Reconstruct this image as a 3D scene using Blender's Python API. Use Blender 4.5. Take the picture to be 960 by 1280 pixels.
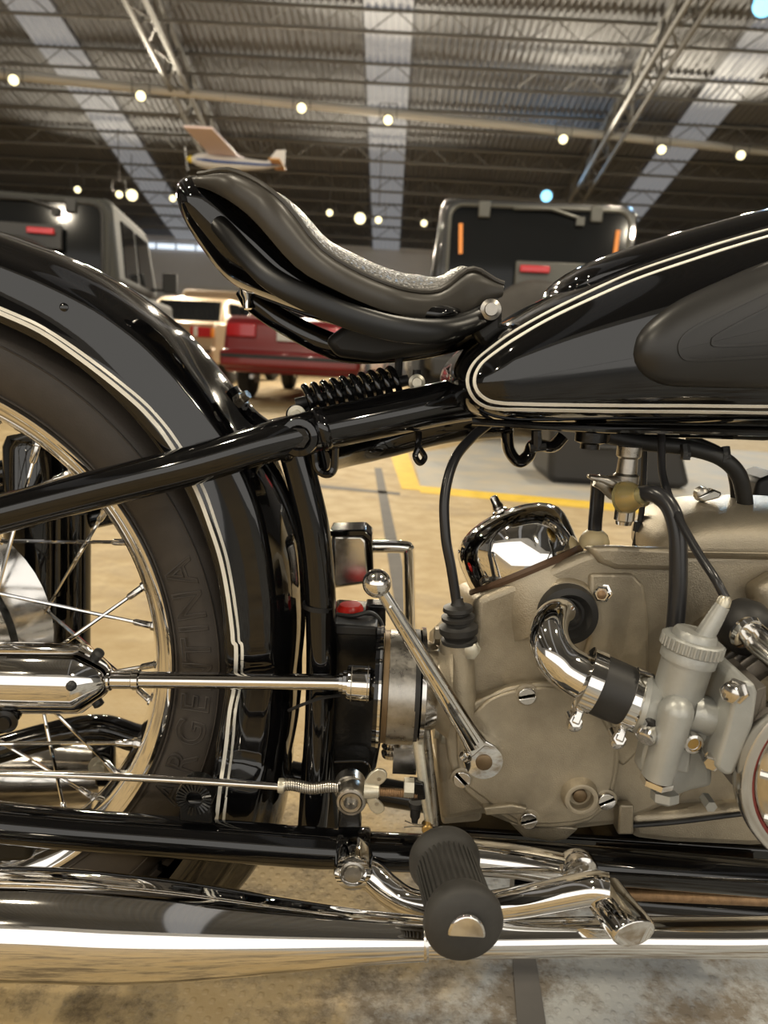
import bpy, bmesh, math, random
import numpy as np
from mathutils import Vector as V, Matrix, Euler
from mathutils.bvhtree import BVHTree

random.seed(7)
for _o in list(bpy.data.objects):
    bpy.data.objects.remove(_o, do_unlink=True)
SC = bpy.context.scene
COL = SC.collection

# ------------------------------------------------------------------ camera
FPX = 962.0                      # focal length in pixels of the 960x1280 frame
CAM = V((0.0, -0.70, 0.63))
PITCH = math.atan(197 / 962.0)   # looking slightly down
ROLL = math.radians(3.0)
_f = V((0, math.cos(PITCH), -math.sin(PITCH)))
_u0 = V((0, math.sin(PITCH), math.cos(PITCH)))
_r = V((1, 0, 0)) * math.cos(ROLL) + _u0 * math.sin(ROLL)
_u = V((-1, 0, 0)) * math.sin(ROLL) + _u0 * math.cos(ROLL)
cd = bpy.data.cameras.new('camera')
cd.sensor_fit = 'HORIZONTAL'
cd.sensor_width = 36.0
cd.lens = 36.0 * FPX / 960.0
cd.clip_start = 0.02
cd.clip_end = 200
cd.dof.use_dof = True
cd.dof.focus_distance = 0.64
cd.dof.aperture_fstop = 11.0
camo = bpy.data.objects.new('camera', cd)
COL.objects.link(camo)
M3 = Matrix((_r, _u, -_f)).transposed()
camo.matrix_world = Matrix.Translation(CAM) @ M3.to_4x4()
SC.camera = camo

# ------------------------------------------------------------------ world: overcast daylight outside the hangar doors
wd = bpy.data.worlds.new('daylight')
SC.world = wd
wd.use_nodes = True
wd.node_tree.nodes['Background'].inputs[0].default_value = (1.0, 0.955, 0.88, 1)
wd.node_tree.nodes['Background'].inputs[1].default_value = 1.6

# ------------------------------------------------------------------ exposure
vs = SC.view_settings
vs.view_transform = 'Standard'
vs.look = 'None'
vs.gamma = 1
vs.exposure = -0.12
vs.use_curve_mapping = False
SC.cycles.use_denoising = True
SC.cycles.max_bounces = 8
SC.cycles.diffuse_bounces = 3
SC.cycles.glossy_bounces = 5
SC.cycles.sample_clamp_indirect = 6.0
SC.cycles.caustics_reflective = False
SC.cycles.caustics_refractive = False


# ------------------------------------------------------------------ pixel -> place
def ray(u, v):
    return _f + _r * ((u - 480) / FPX) + _u * ((640 - v) / FPX)


def W(u, v, Y):                 # the point seen at (u, v) on the upright plane y = Y
    d = ray(u, v)
    return CAM + d * ((Y - CAM.y) / d.y)


def WZ(u, v, z):                # ... at height z
    d = ray(u, v)
    return CAM + d * ((z - CAM.z) / d.z)


def S(u, v, Y):                 # metres per pixel there
    return (W(u, v, Y) - CAM).dot(_f) / FPX


# ------------------------------------------------------------------ materials
def mat(name, col, rough=0.5, metal=0.0, coat=0.0, ior=1.5, noise=0.0, nscale=30.0, bump=0.0, bscale=200.0,
        emit=None, estr=0.0, trans=0.0, col2=None, rvar=0.0, detail=6.0):
    m = bpy.data.materials.new(name)
    m.use_nodes = True
    nt = m.node_tree
    b = nt.nodes['Principled BSDF']
    c4 = tuple(col) + (1,)
    b.inputs['Base Color'].default_value = c4
    b.inputs['Roughness'].default_value = rough
    b.inputs['Metallic'].default_value = metal
    b.inputs['IOR'].default_value = ior
    b.inputs['Coat Weight'].default_value = coat
    b.inputs['Coat Roughness'].default_value = 0.03
    b.inputs['Transmission Weight'].default_value = trans
    if emit:
        b.inputs['Emission Color'].default_value = tuple(emit) + (1,)
        b.inputs['Emission Strength'].default_value = estr
    tc = None
    if noise or bump or rvar or col2:
        tc = nt.nodes.new('ShaderNodeTexCoord')
        nz = nt.nodes.new('ShaderNodeTexNoise')
        nz.inputs['Scale'].default_value = nscale
        nz.inputs['Detail'].default_value = detail
        nz.inputs['Roughness'].default_value = 0.65
        nt.links.new(tc.outputs['Object'], nz.inputs['Vector'])
    if noise or col2:
        mx = nt.nodes.new('ShaderNodeMix')
        mx.data_type = 'RGBA'
        rp = nt.nodes.new('ShaderNodeMapRange')
        rp.inputs['From Min'].default_value = 0.32
        rp.inputs['From Max'].default_value = 0.68
        nt.links.new(nz.outputs['Fac'], rp.inputs['Value'])
        nt.links.new(rp.outputs['Result'], mx.inputs['Factor'])
        k = 1 - noise
        mx.inputs[6].default_value = (tuple(col2) + (1,)) if col2 else (col[0] * k, col[1] * k, col[2] * k, 1)
        mx.inputs[7].default_value = c4
        nt.links.new(mx.outputs[2], b.inputs['Base Color'])
    if rvar:
        rr = nt.nodes.new('ShaderNodeMapRange')
        rr.inputs['From Min'].default_value = 0.3
        rr.inputs['From Max'].default_value = 0.7
        rr.inputs['To Min'].default_value = max(0.0, rough - rvar)
        rr.inputs['To Max'].default_value = rough + rvar
        nt.links.new(nz.outputs['Fac'], rr.inputs['Value'])
        nt.links.new(rr.outputs['Result'], b.inputs['Roughness'])
    if bump:
        n2 = nt.nodes.new('ShaderNodeTexNoise')
        n2.inputs['Scale'].default_value = bscale
        n2.inputs['Detail'].default_value = 3
        nt.links.new(tc.outputs['Object'], n2.inputs['Vector'])
        bp = nt.nodes.new('ShaderNodeBump')
        bp.inputs['Strength'].default_value = bump
        bp.inputs['Distance'].default_value = 0.002
        nt.links.new(n2.outputs['Fac'], bp.inputs['Height'])
        nt.links.new(bp.outputs['Normal'], b.inputs['Normal'])
    return m


BLACK = mat('black_enamel', (0.004, 0.004, 0.0045), 0.055, 0, coat=0.0, ior=1.62)
BLACKW = mat('black_enamel_worn', (0.006, 0.006, 0.006), 0.25, 0, bump=0.15, bscale=160)
BLACKM = mat('black_matte', (0.012, 0.012, 0.012), 0.5)
CHROME = mat('chrome', (0.86, 0.85, 0.83), 0.045, 1.0)
CHROMEW = mat('chrome_worn', (0.72, 0.70, 0.67), 0.14, 1.0, rvar=0.08, nscale=60)
STEEL = mat('dull_steel', (0.52, 0.49, 0.44), 0.32, 1.0, noise=0.35, nscale=90, rvar=0.1)
ZINC = mat('zinc_cream', (0.72, 0.68, 0.56), 0.38, 0.7, noise=0.25, nscale=120)
RUST = mat('rusty_steel', (0.42, 0.27, 0.15), 0.5, 0.7, col2=(0.25, 0.16, 0.09), nscale=150)
ALU = mat('cast_aluminium', (0.52, 0.45, 0.335), 0.40, 0.6, noise=0.42, nscale=11, bump=0.22, bscale=900, rvar=0.08)
CARB = mat('zinc_die_cast', (0.47, 0.475, 0.45), 0.42, 0.45, noise=0.18, nscale=25, bump=0.08, bscale=700)
RUBBER = mat('rubber', (0.022, 0.021, 0.02), 0.52, noise=0.2, nscale=60)
TYRE = mat('tyre_rubber', (0.060, 0.050, 0.042), 0.55, noise=0.35, nscale=18, bump=0.1, bscale=500)
PAD = mat('knee_rubber', (0.024, 0.023, 0.022), 0.36, noise=0.2, nscale=25)
SEATR = mat('seat_rubber', (0.050, 0.045, 0.038), 0.34, noise=0.15, nscale=30)
PEGR = mat('peg_rubber', (0.045, 0.043, 0.040), 0.6, noise=0.4, nscale=40)
CREAM = mat('cream_pinstripe', (0.92, 0.89, 0.80), 0.3)
BRASS = mat('brass', (0.55, 0.36, 0.13), 0.35, 1.0)
AMBER = mat('amber_plastic', (0.92, 0.80, 0.38), 0.12, trans=0.75, ior=1.35)
CREAMP = mat('cream_plastic', (0.78, 0.63, 0.36), 0.4)
REDP = mat('red_plastic', (0.75, 0.03, 0.02), 0.3)
FIN = mat('fin_iron', (0.20, 0.18, 0.155), 0.45, 0.7, noise=0.3, nscale=60)
HOSE = mat('hose_rubber', (0.02, 0.02, 0.022), 0.28)
BRONZE = mat('dull_bronze', (0.20, 0.14, 0.08), 0.45, 0.8)
POLALU = mat('polished_aluminium', (0.74, 0.71, 0.66), 0.2, 1.0, rvar=0.08, nscale=40)
BLACKS = mat('black_satin', (0.004, 0.004, 0.004), 0.3)


# ------------------------------------------------------------------ mesh helpers
def mk(name, vf, m, parent=None, smooth=True, bevel=0.0, seg=2, sub=0, ang=40, loc=None, kind=None):
    vs_, fs = vf
    me = bpy.data.meshes.new(name)
    me.from_pydata([tuple(p) for p in vs_], [], fs)
    me.validate()
    bm = bmesh.new()
    bm.from_mesh(me)
    bmesh.ops.recalc_face_normals(bm, faces=bm.faces)
    bm.to_mesh(me)
    bm.free()
    if m:
        me.materials.append(m)
    if smooth:
        me.shade_smooth()
        me.set_sharp_from_angle(angle=math.radians(ang))
    o = bpy.data.objects.new(name, me)
    COL.objects.link(o)
    if bevel:
        b = o.modifiers.new('bevel', 'BEVEL')
        b.width = bevel
        b.segments = seg
        b.limit_method = 'ANGLE'
        b.angle_limit = math.radians(35)
        b.harden_normals = False
    if sub:
        s = o.modifiers.new('sub', 'SUBSURF')
        s.levels = s.render_levels = sub
    if parent:
        put(o, parent)
    if kind:
        o['kind'] = kind
    return o


def put(o, parent):              # parent, keeping the world place
    bpy_mw = o.matrix_world.copy()
    o.parent = parent
    pw = Matrix.Identity(4)
    p = parent
    chain = []
    while p:
        chain.append(p)
        p = p.parent
    for p in reversed(chain):
        pw = pw @ p.matrix_parent_inverse @ p.matrix_basis
    o.matrix_parent_inverse = pw.inverted()


def dup(o, parent, mw):          # one more of a piece, sharing its mesh
    c = o.copy()
    COL.objects.link(c)
    c.parent = None
    c.matrix_parent_inverse = Matrix.Identity(4)
    c.matrix_basis = mw
    if parent:
        put(c, parent)
    return c


def empty(name, loc, label=None, cat=None, group=None, rz=0.0):
    o = bpy.data.objects.new(name, None)
    COL.objects.link(o)
    o.location = loc
    o.rotation_euler = (0, 0, rz)
    o.empty_display_size = 0.1
    tag(o, label, cat, group)
    return o


def tag(o, label=None, cat=None, group=None, kind=None):
    if label: o['label'] = label
    if cat: o['category'] = cat
    if group: o['group'] = group
    if kind: o['kind'] = kind
    return o


def join(*vfs):
    vs_, fs = [], []
    for v_, f_ in vfs:
        k = len(vs_)
        vs_ += [V(p) for p in v_]
        fs += [tuple(i + k for i in f) for f in f_]
    return vs_, fs


def xf(vf, M):
    return [M @ V(p) for p in vf[0]], vf[1]


def smooth_path(pts, n=8):
    """Catmull-Rom through points (Vectors)"""
    P = [V(p) for p in pts]
    if len(P) < 3:
        return P
    P = [P[0] * 2 - P[1]] + P + [P[-1] * 2 - P[-2]]
    out = []
    for i in range(1, len(P) - 2):
        for k in range(n):
            t = k / n
            a, b, c, d = P[i - 1], P[i], P[i + 1], P[i + 2]
            out.append(0.5 * ((2 * b) + (c - a) * t + (2 * a - 5 * b + 4 * c - d) * t * t + (3 * b - a - 3 * c + d) * t ** 3))
    out.append(P[-2])
    return out


def tube(pts, r, n=12, caps=True, closed=False, flat=None):
    """sweep of a circle (or of an ellipse: flat = (axis Vector, factor)) along points; r number or list"""
    P = [V(p) for p in pts]
    N = len(P)
    R = [r] * N if not hasattr(r, '__len__') else list(r)
    vs_, fs = [], []
    prev = None
    for i in range(N):
        if closed:
            t = P[(i + 1) % N] - P[i - 1]
        else:
            t = P[min(i + 1, N - 1)] - P[max(i - 1, 0)]
        t.normalize()
        if prev is None:
            a = V((0, 0, 1)) if abs(t.z) < 0.9 else V((1, 0, 0))
            x = t.cross(a).normalized()
        else:
            x = (prev - t * prev.dot(t)).normalized()
        prev = x
        y = t.cross(x)
        for k in range(n):
            an = 2 * math.pi * k / n
            q = (x * math.cos(an) + y * math.sin(an)) * R[i]
            if flat:
                q = q + flat[0] * (q.dot(flat[0]) * (flat[1] - 1))
            vs_.append(P[i] + q)
    m = N if closed else N - 1
    for i in range(m):
        for k in range(n):
            a, b = i * n + k, i * n + (k + 1) % n
            c, d = ((i + 1) % N) * n + (k + 1) % n, ((i + 1) % N) * n + k
            fs.append((a, b, c, d))
    if caps and not closed:
        fs.append(tuple(range(n)))
        fs.append(tuple((N - 1) * n + k for k in range(n)))
    return vs_, fs


def lathe(p0, axis, prof, n=32, caps=True):
    """revolve (t, r) about the line p0 + t*axis"""
    ax = V(axis).normalized()
    a = V((0, 0, 1)) if abs(ax.z) < 0.9 else V((1, 0, 0))
    x = ax.cross(a).normalized()
    y = ax.cross(x)
    p0 = V(p0)
    vs_, fs = [], []
    for t, r in prof:
        for k in range(n):
            an = 2 * math.pi * k / n
            vs_.append(p0 + ax * t + (x * math.cos(an) + y * math.sin(an)) * max(r, 1e-5))
    for i in range(len(prof) - 1):
        for k in range(n):
            fs.append((i * n + k, i * n + (k + 1) % n, (i + 1) * n + (k + 1) % n, (i + 1) * n + k))
    if caps:
        fs.append(tuple(range(n)))
        fs.append(tuple((len(prof) - 1) * n + k for k in range(n)))
    return vs_, fs


def prism(pts, off):
    """polygon of points pushed along off"""
    P = [V(p) for p in pts]
    n = len(P)
    off = V(off)
    vs_ = P + [p + off for p in P]
    fs = [tuple(range(n)), tuple(range(2 * n - 1, n - 1, -1))]
    for i in range(n):
        j = (i + 1) % n
        fs.append((i, j, n + j, n + i))
    return vs_, fs


def box(c, s, rot=None):
    c = V(c)
    vs_ = []
    for x in (-.5, .5):
        for y in (-.5, .5):
            for z in (-.5, .5):
                p = V((x * s[0], y * s[1], z * s[2]))
                if rot is not None:
                    p = rot @ p
                vs_.append(c + p)
    return vs_, [(0, 1, 3, 2), (4, 6, 7, 5), (0, 4, 5, 1), (2, 3, 7, 6), (0, 2, 6, 4), (1, 5, 7, 3)]


def nearest_on(poly, p):
    best, bd = None, 1e9
    for a, b in zip(poly[:-1], poly[1:]):
        ab = b - a
        t = max(0, min(1, (p - a).dot(ab) / max(ab.length_squared, 1e-12)))
        q = a + ab * t
        d = (q - p).length_squared
        if d < bd:
            best, bd = q, d
    return best


def resample(P, n, closed=True):
    P = [V(p) for p in P]
    if closed:
        P = P + [P[0]]
    L = [0]
    for a, b in zip(P[:-1], P[1:]):
        L.append(L[-1] + (b - a).length)
    out = []
    m = n if closed else n - 1
    j = 0
    for i in range(n):
        s = L[-1] * i / m
        while j < len(L) - 2 and L[j + 1] < s:
            j += 1
        t = (s - L[j]) / max(L[j + 1] - L[j], 1e-12)
        out.append(P[j].lerp(P[j + 1], min(1, t)))
    return out


def pillow(outline, skel, w, n=2.5, rings=14, count=96, dy=0.0, smoothit=True, back=None):
    """rounded body whose side view is the outline (Vectors in an upright y plane), half thickness w"""
    O = [V(p) for p in outline]
    if smoothit:
        O = smooth_path(O + [O[0]], 6)[:-1]
    O = resample(O, count)
    sk = [V(p) for p in skel]
    sk[0:0] = []
    ss = [nearest_on(sk, p) for p in O]
    vs_, fs = [], []
    wb = w if back is None else back
    rr = [math.sin(math.pi / 2 * k / rings) for k in range(rings + 1)]      # 0..1 centre -> rim
    order = [(-1, r) for r in rr] + [(1, r) for r in reversed(rr[:-1])]
    for sgn, r in order:
        h = (1 - r ** n) ** (1 / n) * (w if sgn < 0 else wb) * sgn
        for p, q in zip(O, ss):
            a = q.lerp(p, max(r, 0.001))
            vs_.append(V((a.x, a.y + dy + h, a.z)))
    m = len(O)
    for i in range(len(order) - 1):
        for k in range(m):
            fs.append((i * m + k, i * m + (k + 1) % m, (i + 1) * m + (k + 1) % m, (i + 1) * m + k))
    return vs_, fs


def pix(pts, Y):
    return [W(u, v, Y) for u, v in pts]


def pixy(pts):
    return [W(u, v, y) for u, v, y in pts]


def bvh_of(o):
    dg = bpy.context.evaluated_depsgraph_get()
    dg.update()
    oe = o.evaluated_get(dg)
    me = oe.to_mesh()
    vs_ = [v.co.copy() for v in me.vertices]
    fs = [tuple(p.vertices) for p in me.polygons]
    oe.to_mesh_clear()
    return BVHTree.FromPolygons(vs_, fs)


def cast(bvh, pts):
    out = []
    for u, v in pts:
        h = bvh.ray_cast(CAM, ray(u, v).normalized())
        if h[0] is not None:
            nrm = h[1]
            if nrm.dot(ray(u, v)) > 0:
                nrm = -nrm
            out.append((h[0], nrm))
    return out


def ribbon(hits, w, th=0.0006):
    """thin raised band along surface points (position, normal)"""
    vs_, fs = [], []
    N = len(hits)
    for i, (p, nrm) in enumerate(hits):
        t = hits[min(i + 1, N - 1)][0] - hits[max(i - 1, 0)][0]
        s = t.cross(nrm).normalized() * (w / 2)
        a = nrm * th
        vs_ += [p - s - a, p - s + a, p + s + a, p + s - a]
    for i in range(N - 1):
        for k in range(4):
            fs.append((i * 4 + k, i * 4 + (k + 1) % 4, (i + 1) * 4 + (k + 1) % 4, (i + 1) * 4 + k))
    fs.append((0, 1, 2, 3))
    fs.append(tuple((N - 1) * 4 + k for k in range(4)))
    return vs_, fs


def rotate_to(axis):
    return V((0, 0, 1)).rotation_difference(V(axis).normalized()).to_matrix().to_4x4()


def px2(pts, n=6):
    """smooth a 2-D pixel path"""
    return [(p.x, p.y) for p in smooth_path([V((a, b, 0)) for a, b in pts], n)]


def interp(x, xs, ys):
    return float(np.interp(x, xs, ys))
# ================================================================== THE HANGAR
YB, YF, XE = 25.0, -9.5, 26.0
VY = [-17, -12, -6, -1, 3, 8, 14, 20, 26]
VZ = [4.6, 6.0, 7.2, 7.7, 7.75, 7.35, 6.35, 5.1, 3.75]


def vault(y):
    return interp(y, _vy, _vz)


_vy = np.linspace(-17, 26, 60)
_vz = np.polyval(np.polyfit(VY, VZ, 4), _vy)

FLOORM = bpy.data.materials.new('stained_floor')
FLOORM.use_nodes = True


def build_floor_material():
    nt = FLOORM.node_tree
    b = nt.nodes['Principled BSDF']
    L = nt.links.new
    N = nt.nodes.new
    tc = N('ShaderNodeTexCoord')

    def noise(scale, detail=6, rough=.6):
        n = N('ShaderNodeTexNoise')
        n.inputs['Scale'].default_value = scale
        n.inputs['Detail'].default_value = detail
        n.inputs['Roughness'].default_value = rough
        L(tc.outputs['Object'], n.inputs['Vector'])
        return n.outputs['Fac']

    def rng(sock, a, c):
        r = N('ShaderNodeMapRange')
        r.inputs['From Min'].default_value = a
        r.inputs['From Max'].default_value = c
        L(sock, r.inputs['Value'])
        return r.outputs['Result']

    def mix(f, a, c):
        m = N('ShaderNodeMix')
        m.data_type = 'RGBA'
        L(f, m.inputs['Factor'])
        for i, s in ((6, a), (7, c)):
            if isinstance(s, tuple):
                m.inputs[i].default_value = s + (1,)
            else:
                L(s, m.inputs[i])
        return m.outputs[2]

    def mth(op, a, c=None):
        m = N('ShaderNodeMath')
        m.operation = op
        for i, s in ((0, a), (1, c)):
            if s is None:
                continue
            if isinstance(s, (int, float)):
                m.inputs[i].default_value = s
            else:
                L(s, m.inputs[i])
        return m.outputs[0]

    tan = mix(rng(noise(9), .35, .65), (.37, .265, .125), (.49, .38, .215))
    tan = mix(rng(noise(2.3, 8, .7), .52, .70), tan, (.28, .21, .125))
    grey = mix(rng(noise(7), .35, .65), (.20, .235, .28), (.36, .385, .40))
    sep = N('ShaderNodeSeparateXYZ')
    L(tc.outputs['Object'], sep.inputs[0])
    # scuffed grey anti-slip paint survives to the right of the joint, near the stand
    edge = mth('ADD', sep.outputs['X'], mth('MULTIPLY', mth('SUBTRACT', noise(5), .5), .7))
    side = mth('MULTIPLY', rng(edge, .02, .14), mth('SUBTRACT', 1.0, rng(sep.outputs['Y'], .15, .45)))
    col = mix(mth('MULTIPLY', side, .85), tan, grey)
    # raised anti-slip pimples, 12 mm apart
    sx = mth('SINE', mth('MULTIPLY', sep.outputs['X'], 2 * math.pi / .0185))
    sy = mth('SINE', mth('MULTIPLY', sep.outputs['Y'], 2 * math.pi / .021))
    dots = rng(mth('MULTIPLY', sx, sy), .35, .85)
    near = mth('SUBTRACT', 1.0, rng(sep.outputs['Y'], .35, .7))
    dots_ = dots = mth('MULTIPLY', dots, near)
    dirt_and_shadow = mth('MULTIPLY', rng(noise(9, 9, .75), .47, .60), mth('SUBTRACT', 1.0, rng(sep.outputs['Y'], .2, .6)))  # stains, widened to put part of the motorcycle's shadow into the colour
    col = mix(mth('MULTIPLY', dirt_and_shadow, .85), col, (.11, .078, .042))
    L(col, b.inputs['Base Color'])
    b.inputs['Roughness'].default_value = .72
    b.inputs['Specular IOR Level'].default_value = .35
    h = mth('ADD', mth('MULTIPLY', dots, -.45), mth('MULTIPLY', noise(60, 8), .8))
    bp = N('ShaderNodeBump')
    bp.inputs['Strength'].default_value = .55
    bp.inputs['Distance'].default_value = .003
    L(h, bp.inputs['Height'])
    L(bp.outputs['Normal'], b.inputs['Normal'])


build_floor_material()
floor = mk('floor', box((0, (YB + YF) / 2, -0.05), (2 * XE, YB - YF + 30, 0.1)), FLOORM, smooth=False, kind='structure')

# painted bay behind the motorcycle, its yellow outline and the dark joints in the floor
BAY = mat('bay_paint', (.30, .32, .34), .75, col2=(.46, .40, .30), nscale=3.0)
YEL = mat('yellow_paint', (.80, .53, .03), .7, noise=.25, nscale=12)
JOINT = mat('joint_filler', (.085, .075, .065), .7, noise=.3, nscale=10)


def G(u, v, z=0.0):
    return WZ(u, v, z)


def slab(name, px_pts, z0, z1, m, parent):
    pts = [G(u, v, z0) for u, v in px_pts]
    return mk(name, prism(pts, (0, 0, z1 - z0)), m, parent, smooth=False)


slab('bay_paint', [(515, 568), (527, 610), (1100, 662), (1500, 600), (640, 545)], 0.0, 0.0008, BAY, floor)
slab('marking_stripe', [(486, 563), (509, 563), (526, 613), (502, 611)], 0.0, 0.0016, YEL, floor)
slab('marking_stripe', [(520, 607), (526, 616), (1100, 670), (1100, 660)], 0.0, 0.0017, YEL, floor)
slab('floor_joint', [(468, 585), (477, 585), (520, 785), (498, 785)], 0.0, 0.0012, JOINT, floor)
slab('floor_joint', [(640, 1190), (668, 1190), (690, 1330), (650, 1330)], 0.0, 0.0012, JOINT, floor)
slab('floor_joint', [(400, 606), (500, 616), (500, 619), (400, 610)], 0.0, 0.0012, JOINT, floor)

CEILM = mat('roof_sheet', (.140, .145, .157), .8, 0, noise=.25, nscale=.5)
SKYL = mat('translucent_sheet', (.16, .16, .16), .9, emit=(.84, .86, .90), estr=.21)
TRUSS = mat('truss_grey', (.165, .165, .16), .8)
WALLM = mat('wall_sheet', (.66, .67, .70), .6, noise=.12, nscale=.6)


def corrugated(x0, x1, dz, pitch=.13, amp=.014):
    nx = int((x1 - x0) / pitch * 4)
    ny = 44
    vs_, fs = [], []
    for j in range(ny + 1):
        y = -10 + 36 * j / ny
        for i in range(nx + 1):
            x = x0 + (x1 - x0) * i / nx
            vs_.append((x, y, vault(y) + dz + amp * (1 if (i // 2) % 2 else -1)))
    for j in range(ny):
        for i in range(nx):
            a = j * (nx + 1) + i
            fs.append((a, a + 1, a + nx + 2, a + nx + 1))
    return vs_, fs


ceiling = mk('ceiling', corrugated(-XE - 1, XE + 1, 0.0), CEILM, smooth=False, kind='structure')


def vault_x(u, v):               # where the ray through (u, v) meets the roof
    d = ray(u, v)
    lo, hi = 1.0, 60.0
    for _ in range(50):
        m = (lo + hi) / 2
        p = CAM + d * m
        if p.z < vault(p.y) and p.y < 26:
            lo = m
        else:
            hi = m
    return CAM + d * lo


sx1 = vault_x(105, 100).x
sx2 = vault_x(485, 100).x
sx3 = vault_x(905, 110).x
for xc, nm in ((sx1 - (sx2 - sx1), 'skylight_left_offscreen'), (sx1, 'skylight'), (sx2, 'skylight'), (sx3, 'skylight'), (sx3 + (sx3 - sx2), 'skylight_right_offscreen')):
    mk(nm, corrugated(xc - .42, xc + .42, -.06), SKYL, smooth=False, kind='structure')

tx1 = vault_x(228, 60).x
tx2 = vault_x(805, 60).x


def roof_truss(x):
    t = mk('roof_truss', tube([V((x, y, vault(y) - .12)) for y in np.linspace(-9.2, 24.6, 40)], .05, 6), TRUSS, kind='structure')
    for s in (-.16, .16):
        mk('chord', tube([V((x + s, y, vault(y) - .85)) for y in np.linspace(-9.2, 24.6, 40)], .05, 6), TRUSS, t)
    zz = []
    ys = np.linspace(-9.2, 24.6, 90)
    for i, y in enumerate(ys):
        zz.append(V((x + (0 if i % 2 == 0 else (.16 if i % 4 == 1 else -.16)), y, vault(y) - (.12 if i % 2 == 0 else .85))))
    mk('web', tube(zz, .028, 5), TRUSS, t)
    ll = [V((x + (.16 if i % 2 else -.16), y, vault(y) - .85)) for i, y in enumerate(np.linspace(-9.2, 24.6, 60))]
    mk('lacing', tube(ll, .02, 5), TRUSS, t)


for xx in (tx1 - (tx2 - tx1), tx1, tx2, tx2 + (tx2 - tx1)):
    roof_truss(xx)

for y in np.arange(7.6, 24.6, 1.55):
    z = vault(y)
    n = int(2 * XE / .45)
    zz = [V((-XE + 2 * XE * i / n, y, z - (.08 if i % 2 else .42))) for i in range(n + 1)]
    mk('purlin', join(tube([(-XE, y, z - .08), (XE, y, z - .08)], .035, 5), tube([(-XE, y, z - .42), (XE, y, z - .42)], .032, 5),
                      tube(zz, .014, 4)), TRUSS, kind='structure')

wb_h = vault(YB)
mk('wall_back', box((0, YB + .1, wb_h / 2 + .3), (2 * XE, .2, wb_h + .6)), WALLM, smooth=False, kind='structure')
for s, nm in ((-1, 'wall_left'), (1, 'wall_right')):
    mk(nm, prism([(s * XE, -10, 0)] + [(s * XE, y, vault(y)) for y in np.linspace(-10, 26, 20)] + [(s * XE, 26, 0)], (s * .2, 0, 0)), WALLM,
       smooth=False, kind='structure')
# front wall with the big open hangar doorway behind the photographer
DW, DH = 14.0, 5.2
mk('wall_front', join(box((-(XE + DW) / 2, YF, 3.4), (XE - DW, .2, 6.8)), box(((XE + DW) / 2, YF, 3.4), (XE - DW, .2, 6.8)),
                      box((0, YF, (DH + 6.9) / 2), (2 * DW, .2, 6.9 - DH))), WALLM, smooth=False, kind='structure')
# lit strip window high in the back wall
WINL = mat('strip_window_glass', (.6, .65, .7), .3, emit=(.75, .86, 1.0), estr=1.3)
a, b_ = W(176, 304, YB - .02), W(262, 313, YB - .02)
win = mk('window_1', box(((a.x + b_.x) / 2 - 3, YB - .03, (a.z + b_.z) / 2), (b_.x - a.x + 6, .05, .14)), WINL, smooth=False, kind='structure')
for k in range(14):
    mk('mullion', box((a.x - 5.8 + k * (b_.x - a.x + 6) / 13, YB - .07, (a.z + b_.z) / 2), (.04, .05, .17)), TRUSS, win, smooth=False)
mk('trim_1', box((0, YB - .03, 2.45), (2 * XE, .06, .12)), mat('wall_rail', (.62, .62, .62), .5), smooth=False, kind='structure')
mk('trim_2', box((0, YB - .03, 1.55), (2 * XE, .06, .10)), bpy.data.materials['wall_rail'], smooth=False, kind='structure')

# ------------------------------------------------------------------ lamps
LAMPW = mat('lamp_glass_warm', (1, .95, .8), .4, emit=(1.0, .90, .52), estr=2.6)
LAMPB = mat('lamp_glass_blue', (.7, .9, 1), .4, emit=(.16, .62, 1.0), estr=2.4)
HOUS = mat('lamp_housing', (.12, .12, .12), .5, .4)


def flood(p, label, energy, m=LAMPW, size=.17, col=(1.0, .88, .68), group=None, hang=None, off=None):
    o = empty('flood_lamp' if off is None else 'flood_lamp_offscreen', p, label, 'lamp', group)
    tgt = V((p[0] * .3, 0 if p[1] > 0 else 2, 0)) - V(p)
    q = rotate_to(tgt)
    T = Matrix.Translation(p) @ q
    h = size
    mk('housing', xf(lathe((0, 0, 0), (0, 0, 1), [(-.26, .05), (-.22, h * .45), (-.05, h * .55), (0, h * .62), (.012, h * .62)], 14), T), HOUS, o)
    mk('lens', xf(lathe((0, 0, 0), (0, 0, 1), [(.0, h * .5), (.02, h * .5), (.035, h * .3)], 14), T), m, o)
    mk('bracket', join(tube([V(p) + V((-.16, 0, 0)), V(p) + V((-.16, 0, .3)), V(p) + V((.16, 0, .3)), V(p) + V((.16, 0, 0))], .012, 6),
                       tube([V(p) + V((0, 0, .3)), V((p[0], p[1], hang or vault(p[1]) - .07))], .012, 6)), HOUS, o)
    if energy:
        ld = bpy.data.lights.new('lamp_light', 'SPOT')
        ld.energy = energy
        ld.color = col
        ld.spot_size = math.radians(162)
        ld.spot_blend = .6
        ld.shadow_soft_size = .10
        lo = bpy.data.objects.new('lamp_light' if off is None else 'lamp_light_%d_offscreen' % off, ld)
        ld.name = lo.name
        COL.objects.link(lo)
        lo.matrix_world = Matrix.Translation(V(p) + tgt.normalized() * .08) @ rotate_to(-tgt)
        put(lo, o)
    return o


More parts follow.
